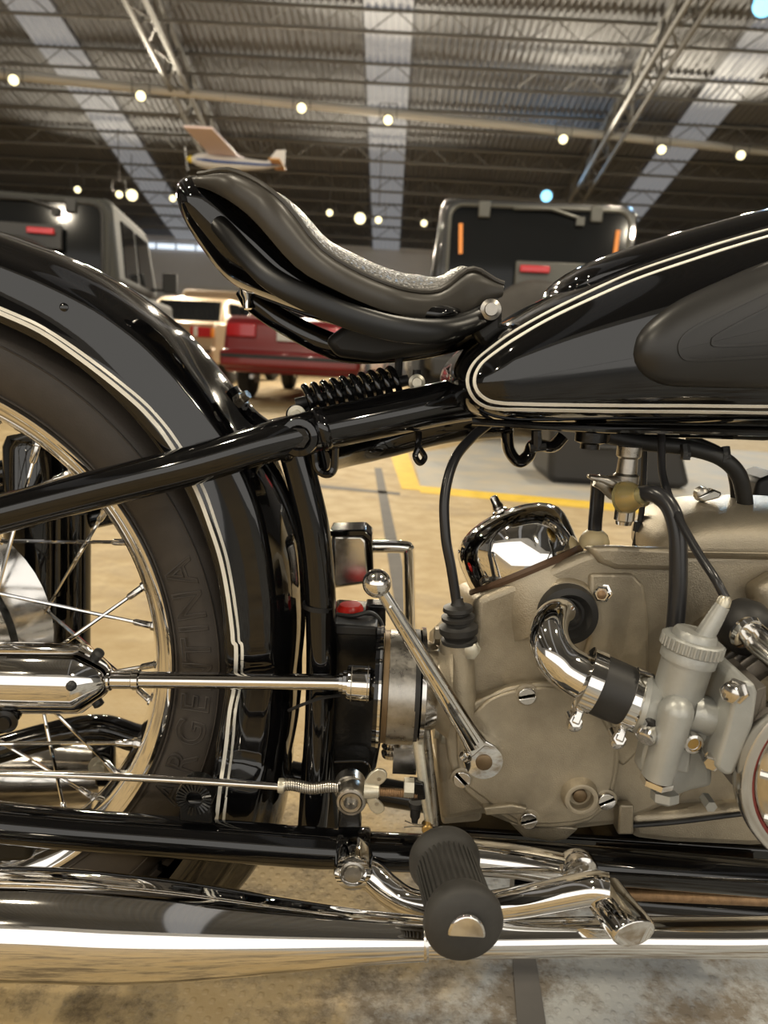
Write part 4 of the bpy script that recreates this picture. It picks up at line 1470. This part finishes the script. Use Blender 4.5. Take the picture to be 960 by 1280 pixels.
part('clevis', prism(pix([(512, 978), (530, 980), (532, 1000), (514, 1002)], YR - .003), (0, .010, 0)), BLACKW, thr, bevel=.001)
lvr = part('clutch_arm', tube(smooth_path(pixy([(521, 915, -.118), (524, 940, -.121), (530, 985, -.126), (537, 1030, -.13)]), 6), [interp(i, [0, 18], [.0050, .0036]) for i in range(19)], 12, flat=(V((0, 1, 0)), .5)), ZINC)
part('arm_backing_plate', tube(smooth_path(pixy([(531, 900, -.108), (536, 950, -.108), (543, 1030, -.11)]), 6), .0042, 10), STEEL, lvr)
part('arm_pin', lathe(W(534, 1034, -.132), (0, -1, 0), [(-.004, .0046), (.004, .0046), (.005, .0035)], 16), BRASS, lvr)
part('split_pin', join(tube(pixy([(532, 1032, -.134), (516, 1030, -.134), (506, 1026, -.134)]), .0006, 5), tube(pixy([(532, 1034, -.134), (517, 1033, -.134), (505, 1034, -.134)]), .0006, 5)), STEEL, lvr)
part('black_stud', lathe(W(520, 1002, -.12), (0, 0, -1), [(0, .006), (.004, .0065), (.006, .0045), (.014, .0042), (.016, .003), (.02, .0025)], 12), BLACKM)
part('far_clamp', join(lathe(W(488, 945, -.04), (0, 0, 1), [(0, .008), (.004, .009), (.006, .007), (.010, .009), (.012, .007), (.016, .009)], 14), box(W(506, 945, -.04), (.022, .02, .026))), CHROMEW)
# ---------------------------------------------------------------- engine and gearbox
YE = -.088
E0 = .00066                       # metres per pixel on the engine side


def plate(name, pts, Y, th, m, parent, bev=.004, seg=3, smooth_n=0):
    P = pix(pts, Y)
    if smooth_n:
        P = smooth_path(P + [P[0]], smooth_n)[:-1]
    vf = prism(P, (0, th, 0))
    zc = sum(p.z for p in P) / len(P)
    zm = max(p.z for p in P)
    n_ = len(P)
    for i in range(n_):                    # the top falls away towards the back, as castings do
        f_ = max(0.0, (P[i].z - zc) / max(zm - zc, 1e-6)) ** .5
        vf[0][n_ + i] = vf[0][n_ + i] - V((0, 0, min(.30 * th, .8 * (zm - zc)) * f_))
    return part(name, vf, m, parent, bevel=bev, seg=seg)


eng = plate('gearbox_case', [(550, 850), (575, 812), (588, 800), (592, 747), (640, 728), (729, 690), (745, 686), (858, 690), (858, 1000), (776, 1034), (720, 1040), (640, 1034), (604, 1020), (552, 1030), (547, 960), (545, 900)],
            YE, .17, ALU, None, bev=.008, seg=4)
plate('crank_case', [(800, 690), (960, 684), (1100, 690), (1110, 1050), (940, 1062), (792, 1052), (776, 1030), (776, 760)], YE + .012, .15, ALU, eng, bev=.010, seg=4)
plate('case_shelf', [(735, 683), (760, 681), (850, 684), (850, 715), (770, 713), (750, 705)], YE - .006, .022, ALU, eng, bev=.009, seg=4)
# raised web around the bell housing
plate('case_rib', [(737, 716), (792, 716), (806, 732), (812, 780), (812, 880), (800, 940), (780, 960), (740, 930), (715, 860), (735, 800)], YE - .0035, .03, ALU, eng, bev=.0034, seg=3)
dome_o = pix([(806, 690), (808, 672), (820, 652), (842, 638), (880, 629), (940, 627), (1010, 632), (1050, 660), (1050, 692), (940, 694)], -.05)
part('timing_dome', pillow(dome_o, pix([(850, 672), (1010, 672)], -.05), .055, n=2.8, rings=12, count=80, dy=.015), ALU, eng, ang=70)
part('dome_seam', tube(pixy([(792, 686, -.092), (860, 690, -.094), (970, 692, -.094)]), .0008, 6), ALU, eng)
plate('front_cover', [(945, 735), (975, 715), (1080, 715), (1080, 800), (960, 790)], YE - .012, .03, ALU, eng, bev=.008)
# round gearbox side cover
cov = plate('gearbox_cover', [(556, 902), (565, 895), (582, 884), (598, 874), (615, 866), (634, 859), (652, 855), (674, 853), (696, 854), (720, 860), (742, 874), (760, 894), (771, 918), (775, 942), (774, 965), (769, 988), (757, 1012), (738, 1028),
                              (714, 1035), (686, 1037), (658, 1036), (640, 1030), (622, 1020), (607, 1018), (600, 1007), (582, 992), (568, 975), (560, 950), (557, 925)], YE - .014, .03, ALU, None, bev=.003, seg=3)
plate('cover_ridge', [(570, 905), (590, 893), (615, 872), (652, 861), (696, 860), (738, 880), (766, 920), (770, 945), (764, 985), (745, 1018), (714, 1029), (658, 1030), (625, 1013), (604, 998), (575, 970)], YE - .0165, .01, ALU, cov, bev=.0022, smooth_n=3)
plate('cover_lip', [(604, 1010), (640, 1006), (660, 1010), (655, 1018), (607, 1020)], YE - .022, .02, ALU, cov, bev=.004)
plate('sump_bulge', [(636, 1028), (716, 1034), (724, 1036), (708, 1050), (690, 1053), (655, 1047)], YE - .006, .05, ALU, eng, bev=.006)
plate('lower_case', [(548, 960), (600, 1004), (604, 1020), (600, 1028), (552, 1032)], YE + .004, .10, ALU, eng, bev=.006)
# filler boss with dark bore
fb_ = W(725, 995, YE - .0195)
fbo = part('filler_boss', lathe(fb_ + V((0, .004, 0)), (0, -1, 0), [(0, .0160), (.006, .0150), (.010, .0140), (.0105, .0128), (.0100, .0102), (.0012, .0098), (.0008, .002)], 36), ALU)
part('dipstick', lathe(fb_, (0, -1, 0), [(-.0028, .0058), (.0008, .0060), (.0018, .0045), (.0021, .001)], 20), BRONZE, fbo)


def slotted(u, v, Y, r=.0078, rot=.5, m=CHROMEW, parent=None):
    """screw head of two raised halves with an open slot between them"""
    p = W(u, v, Y)
    part('slotted_screw', lathe(p, (0, -1, 0), [(-.002, r), (.001, r), (.0016, r * .9), (.0016, .0005)], 24), m, parent)
    R3 = Matrix.Rotation(rot, 3, 'Y')
    for sg in (-1, 1):
        g = r * .15
        a0 = math.asin(g / r)
        half = [p + R3 @ V((r * .98 * math.cos(a), -.0014, sg * r * .98 * math.sin(a))) for a in np.linspace(a0, math.pi - a0, 12)]
        part('screw_half', prism(half, (0, -.0034, 0)), m, parent, bevel=.0008)
    part('screw_recess', lathe(p, (0, -1, 0), [(0, r * 1.25), (.0012, r * 1.22), (.0016, r * 1.0)], 24), ALU, parent)


slotted(658, 868, YE - .0155, rot=-.25, parent=cov)
slotted(577, 972, YE - .0155, rot=.8, parent=cov)
slotted(660, 1023, YE - .0155, rot=-.35, parent=cov)
slotted(757, 999, YE - .0155, rot=-.5, parent=cov)


def hexbolt(u, v, Y, r=.0075, ax=(0, -1, 0), m=CHROMEW, parent=None, h=.006, stud=None):
    p = W(u, v, Y)
    A = V(ax).normalized()
    part('hex_nut', lathe(p, A, [(-.002, r * 1.2), (.0, r * 1.2), (.0002, r), (h, r), (h + .001, r * .8)], 6 if not stud else 6), m, parent)
    if stud:
        part('stud_end', lathe(p + A * h, A, [(0, r * .55), (.004, r * .55), (.005, r * .35)], 12), stud, parent)


hexbolt(753, 741, YE - .004, .0068, (-.35, -1, .1), CHROME, eng, .006, RUST)
hexbolt(587, 811, YE - .012, .0078, (0, -1, 0), ZINC, eng, .006)
part('side_nut', lathe(W(552, 795, YE + .01), (-1, 0, 0), [(0, .008), (.006, .008), (.007, .006)], 6), ALU, eng)
part('case_plug', lathe(W(560, 900, YE + .01), (-1, 0, 0), [(0, .020), (.006, .020), (.008, .016), (.012, .016)], 24), ZINC, eng)
# clutch release boss with rubber bellows
bs0, bs1 = W(572, 890, YE - .006), W(571, 800, YE - .006)
boss2 = part('release_boss', tube([bs0, bs0.lerp(bs1, .5), bs1], [.0165, .0150, .0140], 24), ALU)
bl0 = W(574, 803, YE - .008)
bl1 = W(572, 752, YE - .008)
axb = (bl1 - bl0).normalized()
Lb = (bl1 - bl0).length
bel = []
for t, r in ((0, .0125), (.02, .0150), (.10, .0150), (.14, .0125), (.20, .0135), (.26, .0160), (.40, .0162), (.47, .0110), (.52, .0100), (.57, .0138), (.65, .0140), (.70, .0090), (.74, .0090), (.79, .0125), (.88, .0120), (.93, .0060), (1.0, .0048), (1.10, .0046)):
    bel.append((t * Lb, r))
part('rubber_bellows', lathe(bl0, axb, bel, 32), RUBBER, boss2)
part('clutch_cable', tube(smooth_path(pixy([(610, 530, -.045), (590, 547, -.055), (568, 575, -.075), (556, 620, -.088), (557, 670, -.094), (564, 710, -.096), (571, 755, -.096)]), 8), .0042, 12), HOSE)

# ---------------------------------------------------------------- air cleaner on top of the gearbox
base = (W(588, 742, -.038) + W(727, 684, -.038)) / 2
half = (W(727, 684, -.038) - W(588, 742, -.038)).length / 2
nx = (W(727, 684, -.038) - W(588, 742, -.038)).normalized()
axis = V((-nx.z, .30, nx.x)).normalized()
axis = (axis - nx * axis.dot(nx)).normalized()
if axis.z < 0:
    axis = -axis
kf = half / 76
ac_prof = [(-4 * kf, 72 * kf), (0, 74 * kf), (14 * kf, 75 * kf), (36 * kf, 75 * kf), (48 * kf, 73.5 * kf), (58 * kf, 69.5 * kf), (66 * kf, 62 * kf), (73 * kf, 50 * kf), (78 * kf, 34 * kf), (80.5 * kf, 18 * kf), (81 * kf, 2 * kf)]
ac = part('air_cleaner', lathe(base, axis, ac_prof, 64), CHROME)
part('cleaner_gasket', lathe(base - axis * .003, axis, [(0, 76 * kf), (.003, 78 * kf), (.006, 76 * kf)], 48), mat('brown_gasket', (.10, .055, .03), .6), ac)
kb_ = base + axis * 80 * kf
part('cleaner_knob', lathe(kb_, axis, [(0, 11 * kf), (3 * kf, 11 * kf), (6 * kf, 7 * kf), (8 * kf, 8 * kf), (14 * kf, 6 * kf), (22 * kf, 5.5 * kf), (24 * kf, 3 * kf)], 20), CHROMEW, ac)
part('cleaner_neck', lathe(base - axis * .050, axis, [(0, 72 * kf), (.02, 74 * kf), (.049, 74 * kf)], 48), ALU, eng)

# ---------------------------------------------------------------- intake elbow, hose, clamps
gr = W(709, 768, YE - .008)
gm = part('elbow_grommet', lathe(gr + V((0, .012, 0)), (0, -1, 0), [(0, .0256), (.012, .0254), (.018, .0242), (.019, .0190), (.013, .0140)], 40), RUBBER)
part('grommet_seat', lathe(gr + V((0, .014, 0)), (0, -1, 0), [(0, .0300), (.006, .0290), (.010, .0262)], 40), ALU, eng)
ep = smooth_path(pixy([(712, 768, -.080), (709, 767, -.104), (700, 767, -.120), (690, 776, -.136), (686, 794, -.149), (692, 816, -.158), (709, 835, -.163), (734, 850, -.168), (742, 853.5, -.170)]), 7)
elbow = part('intake_elbow', tube(ep, [interp(i / (len(ep) - 1), [0, .3, .6, 1], [.0106, .0130, .0158, .0182]) for i in range(len(ep))], 32), CHROME)
YC = -.172
h0, h1 = W(728, 847, YC), W(806, 880, YC - .008)
ax = (h1 - h0).normalized()
L = (h1 - h0).length
hk = S(770, 865, YC)
hose = part('intake_hose', lathe(h0, ax, [(0, 34 * hk), (.001, 40 * hk), (.007, 40 * hk), (.008, 38 * hk), (L * .5, 38 * hk), (L - .010, 37 * hk), (L - .009, 38.5 * hk), (L - .002, 38.5 * hk), (L, 34 * hk)], 44), RUBBER)
for t in (.115, .80):
    c = h0.lerp(h1, t)
    r = (41 if t < .5 else 39.5) * hk
    cl = part('hose_clamp', lathe(c - ax * .0055, ax, [(0, r - .001), (.0005, r), (.0105, r), (.011, r - .001)], 44), CHROME)
    dn = (V((0, -.45, -1)) - ax * V((0, -.45, -1)).dot(ax)).normalized()
    sd = ax.cross(dn).normalized()
    q = c + dn * (r + .004)
    part('clamp_lug', box(q, (.006, .010, .010), Matrix((ax, sd, dn)).transposed()), CHROMEW, cl, bevel=.0012)
    part('clamp_screw', lathe(q + sd * .010 + dn * .002, V((.1, -1, -.25)), [(-.006, .0035), (.003, .0035), (.0032, .0056), (.0075, .0056), (.0085, .004)], 12), CHROMEW, cl)
    part('clamp_nut', lathe(q + sd * .006 + dn * .003, sd, [(-.01, .0045), (-.004, .0045)], 6), CHROMEW, cl)

# ---------------------------------------------------------------- carburettor
YK = -.190
ck = S(860, 870, YK)
top = W(866, 803, YK)
low_ = W(829, 925, YK)
ca = (low_ - top).normalized()
cb = part('carburettor', lathe(top, ca, [(8 * ck, 31 * ck), (14 * ck, 33.5 * ck), (24 * ck, 33.5 * ck), (25 * ck, 30.5 * ck), (70 * ck, 30 * ck), (105 * ck, 29 * ck), (118 * ck, 24 * ck)], 44), CARB)
ring_ = part('knurled_ring', lathe(top, ca, [(-6 * ck, 34 * ck), (-4 * ck, 36 * ck), (9 * ck, 36 * ck), (11 * ck, 34 * ck)], 44), CARB, cb)
e1 = ca.cross(V((0, 1, 0))).normalized()
e2 = ca.cross(e1)
for i in range(34):
    an = 2 * math.pi * i / 34
    d = e1 * math.cos(an) + e2 * math.sin(an)
    part('knurl', tube([top + d * 36.2 * ck - ca * 4 * ck, top + d * 36.2 * ck + ca * 9 * ck], 1.9 * ck, 6), CARB, cb)
part('cap', lathe(top, -ca, [(4 * ck, 27 * ck), (12 * ck, 26 * ck), (15 * ck, 24 * ck), (16 * ck, 12 * ck)], 36), CARB, cb)
cp0 = W(880, 796, YK - .004)
cp1 = W(903, 757, YK - .004)
part('cable_elbow', tube([cp0 - (cp1 - cp0) * .25, cp0, cp0.lerp(cp1, .6), cp1], [12.5 * ck, 12 * ck, 10.5 * ck, 9 * ck], 20), CARB, cb)
part('cable_ferrule', tube([cp1, W(906, 749, YK - .004), W(907, 745, YK - .004)], [8.5 * ck, 8 * ck, 5 * ck], 16), ZINC, cb)
part('throttle_cable', tube(smooth_path(pixy([(907, 748, -.192), (893, 722, -.185), (872, 690, -.165), (852, 655, -.14), (838, 625, -.115), (828, 590, -.09), (827, 545, -.07)]), 8), .0032, 10), HOSE)
# inlet throat towards the hose
t0, t1 = W(798, 878, YK + .006), W(846, 893, YK)
ax = (t1 - t0).normalized()
part('inlet_throat', lathe(t0, ax, [(0, 37 * ck), (6 * ck, 38 * ck), (9 * ck, 36 * ck), (30 * ck, 33 * ck), (52 * ck, 26 * ck)], 40), CARB, cb)
# jet column
j0, j1 = W(846, 886, YK - .016), W(822, 972, YK - .016)
ax = (j1 - j0).normalized()
Lj = (j1 - j0).length
jet = part('jet_column', lathe(j0, ax, [(-16 * ck, 7 * ck), (-11 * ck, 15 * ck), (-3 * ck, 20 * ck), (4 * ck, 21 * ck), (Lj, 19 * ck)], 32), CARB, cb)
part('column_gasket', lathe(j1 - ax * .001, ax, [(0, 18 * ck), (2.5 * ck, 18 * ck)], 28), RUST, cb)
part('column_plug', lathe(j1 + ax * .001, ax, [(0, 20 * ck), (7 * ck, 20 * ck), (9 * ck, 16 * ck)], 6), CHROME, cb)
b0 = W(810, 890, YK - .010)
part('side_web', prism(pix([(826, 884), (840, 888), (826, 962), (800, 968), (806, 938), (816, 908)], YK - .008), (0, .018, 0)), CARB, cb, bevel=.003)
part('idle_screw', lathe(W(812, 912, YK - .014), V((-.5, -.6, -.55)), [(-.006, .0052), (.0, .0055), (.002, .0070), (.008, .0070), (.009, .006)], 16), CHROMEW, cb)
part('idle_washer', lathe(W(806, 905, YK - .010), V((-.5, -.6, -.55)), [(-.006, .0090), (.001, .0088)], 18), RUBBER, cb)
# float bowl
plate('float_bowl', [(838, 930), (880, 935), (892, 962), (892, 985), (866, 990), (838, 1000), (822, 990), (815, 976), (838, 968)], YK + .018, .05, CARB, cb, bev=.005)
part('bowl_nut', lathe(W(831, 990, YK), V((0, -.2, -1)), [(0, .010), (.006, .010), (.008, .007)], 6), CARB, cb)
plate('bowl_recess', [(846, 930), (866, 936), (862, 968), (843, 965)], YK - .004, .02, CARB, cb, bev=.002)
part('mixture_screw', lathe(W(866, 929, YK - .018), (0.1, -1, 0), [(-.01, .0075), (0, .0075), (.002, .0068), (.0025, .0050), (.001, .0045)], 20), CHROMEW, cb)
part('mixture_slot', lathe(W(866, 929, YK - .0185), (.1, -1, 0), [(0, .0044), (.001, .004)], 12), BRASS, cb)
part('bowl_bolt', lathe(W(881, 997, YK), (0, -1, 0), [(0, .0042), (.012, .0042)], 6), CARB, cb)
# outlet towards the cylinder head
o0, o1 = W(862, 888, YK - .006), W(918, 905, YK - .010)
ax = (o1 - o0).normalized()
part('outlet_throat', lathe(o0, ax, [(0, 23 * ck), (60 * ck, 24 * ck)], 36), CARB, cb)
plate('outlet_top', [(868, 868), (915, 884), (912, 898), (864, 888)], YK - .012, .02, CARB, cb, bev=.003)
plate('outlet_foot', [(864, 908), (904, 918), (899, 936), (870, 926)], YK - .012, .02, CARB, cb, bev=.003)
fl = prism(pix([(921, 856), (932, 851), (944, 855), (948, 866), (943, 905), (932, 940), (917, 970), (906, 970), (894, 960), (898, 945), (908, 912), (914, 885)], YK - .034), (.0, .055, 0))
fg = part('inlet_flange', fl, CARB, bevel=.005, seg=3)
gk = part('flange_gasket', prism(pix([(946, 862), (958, 858), (958, 888), (948, 905), (930, 950), (918, 974), (934, 935)], YK - .028), (0, .05, 0)), FIN, fg, bevel=.001)
hexbolt(920, 864, YK - .033, .0070, (-.75, -.6, .1), CHROMEW, fg, .009)
hexbolt(893, 948, YK - .022, .0056, (-.6, -.8, -.1), CHROMEW, fg, .008)

# ---------------------------------------------------------------- cylinder: barrel fins, head, push-rod tubes
vc = W(1066, 980, -.235)
RK = 1.2
cx, cz = vc.x, vc.z + .006
barrel = part('cylinder_barrel', lathe(V((cx, -.080, cz)), (0, -1, 0), [(0, .050), (.006, .052), (.012, .046), (.105, .046)], 48), RUST)
for i in range(8):
    y = -.100 - i * .0098
    r = .0665
    part('fin', lathe(V((cx, y, cz)), (0, -1, 0), [(0, .046), (0, r - .001), (.0008, r), (.0020, r), (.0028, r - .001), (.0028, .046)], 64, caps=False), FIN, barrel)
head = part('cylinder_head', lathe(V((cx, -.180, cz)), (0, -1, 0), [(0, .050), (.003, .0600), (.022, .0630), (.040, .0640)], 48), ALU)
# round rocker cover facing outwards
cover = part('rocker_cover', lathe(vc + V((0, .035 * RK - .012, 0)), (0, -1, 0), [(t * RK * .75, r * RK) for t, r in [(0, .052), (.010, .0585), (.020, .0600), (.024, .0600), (.028, .0590), (.029, .0570), (.029, .0535), (.026, .0528), (.026, .0515), (.032, .0490), (.038, .038), (.041, .01)]], 72), POLALU)
y0_ = vc.y + .035 * RK - .012
part('cover_seam', lathe(V((vc.x, y0_ - .0255 * RK * .75, vc.z)), (0, -1, 0), [(0, .0536 * RK), (.0012, .0530 * RK), (.0012, .0516 * RK), (0, .0514 * RK)], 64, caps=False), mat('red_seam', (.25, .04, .03), .5), cover)
for i in range(3):
    zz_ = (-.024 + i * .026) * RK
    rr0 = math.sqrt(max((.0500 * RK) ** 2 - zz_ ** 2, 1e-6))
    pts = []
    for j in range(13):
        xx = -rr0 + 2 * rr0 * j / 12
        rad = math.hypot(xx, zz_) / RK
        yy = y0_ - interp(rad, [0, .010, .038, .049, .0515], [.0412, .041, .038, .032, .026]) * RK * .75
        pts.append(V((vc.x + xx, yy, vc.z + zz_)))
    part('cover_rib', tube(pts, .0032, 8), POLALU, cover)
# push-rod tubes with the rubber ball gaiter
gb = W(925, 789, -.150)
part('pushrod_gaiter', lathe(gb + V((.0, .018, .006)), V((.35, -1, -.25)), [(0, .010), (.004, .0185), (.014, .0215), (.024, .0200), (.031, .0160), (.033, .0125)], 32), RUBBER)
gr_ = W(936, 793, -.178)
part('gaiter_ring', lathe(gr_ + V((-.003, .004, .002)), V((.4, -1, -.3)), [(0, .0115), (.003, .0130), (.006, .0120), (.007, .009)], 24), CHROME)
for du, dv in ((0, 3), (8, -8)):
    part('pushrod_tube', tube(pixy([(930 + du, 790 + dv, -.165), (948 + du, 806 + dv, -.185), (1010 + du, 862 + dv, -.215)]), .0066, 16), CHROMEW)
part('barrel_base', lathe(V((cx, -.070, cz)), (0, -1, 0), [(0, .070), (.012, .068), (.018, .060)], 48), ALU, eng)

# lower crankcase details
plate('sump', [(786, 1018), (880, 1012), (940, 1006), (1100, 1010), (1100, 1056), (935, 1060), (840, 1056), (790, 1050)], YE - .002, .12, ALU, eng, bev=.008)
part('sump_gasket', tube(smooth_path(pixy([(788, 1032, YE - .004), (850, 1027, YE - .004), (940, 1016, YE - .004), (1000, 1014, YE - .004)]), 5), .0022, 8), BLACKM, eng)
plate('mount_tab', [(774, 1006), (793, 1006), (792, 1044), (772, 1044)], YE - .012, .02, ALU, eng, bev=.002)
plate('black_cradle', [(540, 1034), (800, 1050), (980, 1062), (980, 1085), (700, 1075), (540, 1055)], YE + .02, .12, BLACK, None, bev=.004)

# ---------------------------------------------------------------- hand gear lever
L0 = W(471, 729, -.150)
L1 = W(603, 944, -.128)
gl = part('gear_lever', tube(smooth_path([L0, L0.lerp(L1, .15), L0.lerp(L1, .5), L0.lerp(L1, .82), L0.lerp(L1, .93)], 6), [interp(i, [0, 6, 18, 24], [.0042, .0052, .0082, .0098]) for i in range(25)], 20, flat=(V((0, 1, 0)), .62)), CHROME)
part('lever_ball', lathe(L0 - V((0, 0, .0)), V((0, 0, 1)), [(.0108 * -math.cos(math.pi * i / 16), .0108 * math.sin(math.pi * i / 16)) for i in range(17)], 28, caps=False), CHROME, gl)
hubp = W(603, 944, -.112)
part('lever_hub', lathe(hubp + V((0, .012, 0)), (0, -1, 0), [(0, .0168), (.020, .0168), (.0225, .0155), (.0230, .0082)], 36), CHROME, gl)
part('hub_shaft_end', lathe(hubp + V((0, -.010, 0)), (0, -1, 0), [(0, .0070), (.0022, .0068), (.003, .0055)], 20), BRONZE, gl)
part('hub_clamp', prism(pix([(584, 938), (602, 922), (622, 935), (606, 934), (590, 948)], -.128), (0, .012, 0)), CHROME, gl, bevel=.0015)
part('clamp_bolt', lathe(W(582, 946, -.122), V((-.8, -.3, .5)), [(-.004, .004), (.003, .004), (.0045, .003)], 6), CHROME, gl)
part('lever_ridge', tube([L0.lerp(L1, .12) + V((0, -.004, 0)), L0.lerp(L1, .55) + V((.001, -.0058, 0)), L0.lerp(L1, .9) + V((.002, -.0068, 0))], [.0012, .0022, .0026], 8), CHROME, gl)

# ---------------------------------------------------------------- fuel tap, filter, hoses, wiring under the tank
tap = part('fuel_tap', join(lathe(W(787, 558, -.07), (0, 0, -1), [(0, .010), (.008, .010), (.010, .0078), (.022, .0085), (.024, .0105), (.036, .0105), (.038, .0085), (.044, .008)], 16),
                            lathe(W(786, 612, -.07), W(752, 602, -.075) - W(786, 612, -.07), [(0, .009), (.012, .0085), (.02, .007), (.024, .0045)], 14)), STEEL)
part('tap_lever', prism(pix([(737, 594), (762, 597), (775, 604), (770, 612), (752, 604), (737, 600)], -.085), (0, .012, 0)), STEEL, tap, bevel=.002)
part('tap_tail', lathe(W(782, 632, -.07), (0, 0, -1), [(0, .0085), (.012, .0085), (.013, .007), (.016, .0065)], 20), CHROMEW, tap)
part('tap_outlet', tube(smooth_path(pixy([(745, 600, -.078), (755, 606, -.078), (768, 618, -.076), (778, 622, -.074)]), 4), .0055, 12), STEEL, tap)
f0, f1 = W(775, 622, -.085), W(816, 620, -.11)
flt = part('fuel_filter', lathe(f0, f1 - f0, [(0, .0100), (.002, .0128), (.009, .0130), (.012, .0118), (.018, .0085), (.024, .0080), (.026, .0050)], 28), AMBER)
part('filter_core', lathe(f0 + (f1 - f0).normalized() * .003, f1 - f0, [(0, .009), (.008, .009), (.02, .004)], 20), BRASS, flt)
part('fuel_hose', tube(smooth_path(pixy([(800, 618, -.10), (818, 618, -.112), (836, 632, -.122), (846, 662, -.130), (848, 710, -.135), (846, 760, -.138), (842, 800, -.140)]), 8), .0068, 18), HOSE)
part('vent_hose', tube(smooth_path(pixy([(748, 602, -.06), (746, 630, -.055), (744, 652, -.05), (743, 672, -.05)]), 6), .0060, 14), HOSE)
part('breather_cap', lathe(W(742, 684, -.05), (0, 0, 1), [(0, .013), (.006, .0130), (.012, .0105), (.0155, .006), (.016, .001)], 28), CREAMP)
part('wire', tube(smooth_path(pixy([(806, 545, -.02), (805, 590, -.02), (802, 640, -.02), (792, 690, -.02)]), 6), .0028, 8), HOSE)
part('wire_joint', tube(pixy([(799, 652, -.022), (797, 664, -.022)]), .0045, 8), BLACKM)
lm = part('wiring_loom', tube(smooth_path(pixy([(760, 545, -.05), (800, 553, -.05), (860, 560, -.055), (900, 572, -.06), (922, 592, -.06), (930, 620, -.055), (932, 640, -.05)]), 8), .0068, 14), BLACKM)
part('wiring_loom', tube(smooth_path(pixy([(860, 548, -.03), (905, 570, -.03), (918, 600, -.03), (921, 640, -.03)]), 8), .0048, 12), BLACKM)
for u, v in ((862, 562), (912, 565)):
    part('loom_tie', join(tube(pixy([(u - 6, v - 6, -.06), (u - 4, v + 10, -.064)]), .0042, 8), box(W(u - 5, v + 8, -.064), (.006, .006, .006))), BLACKM, lm)
part('dome_tab', prism(pix([(872, 622), (893, 612), (903, 616), (900, 623), (880, 628)], -.05), (0, .012, 0)), CHROME, bevel=.0015)
part('tab_knob', lathe(W(876, 617, -.04), (0, -1, 0), [(-.004, .003), (0, .0068), (.006, .006), (.008, .003)], 16), STEEL)
part('far_coil', prism(pix([(940, 632), (948, 600), (975, 590), (975, 640)], .02), (0, .05, 0)), BLACKM, bevel=.004)
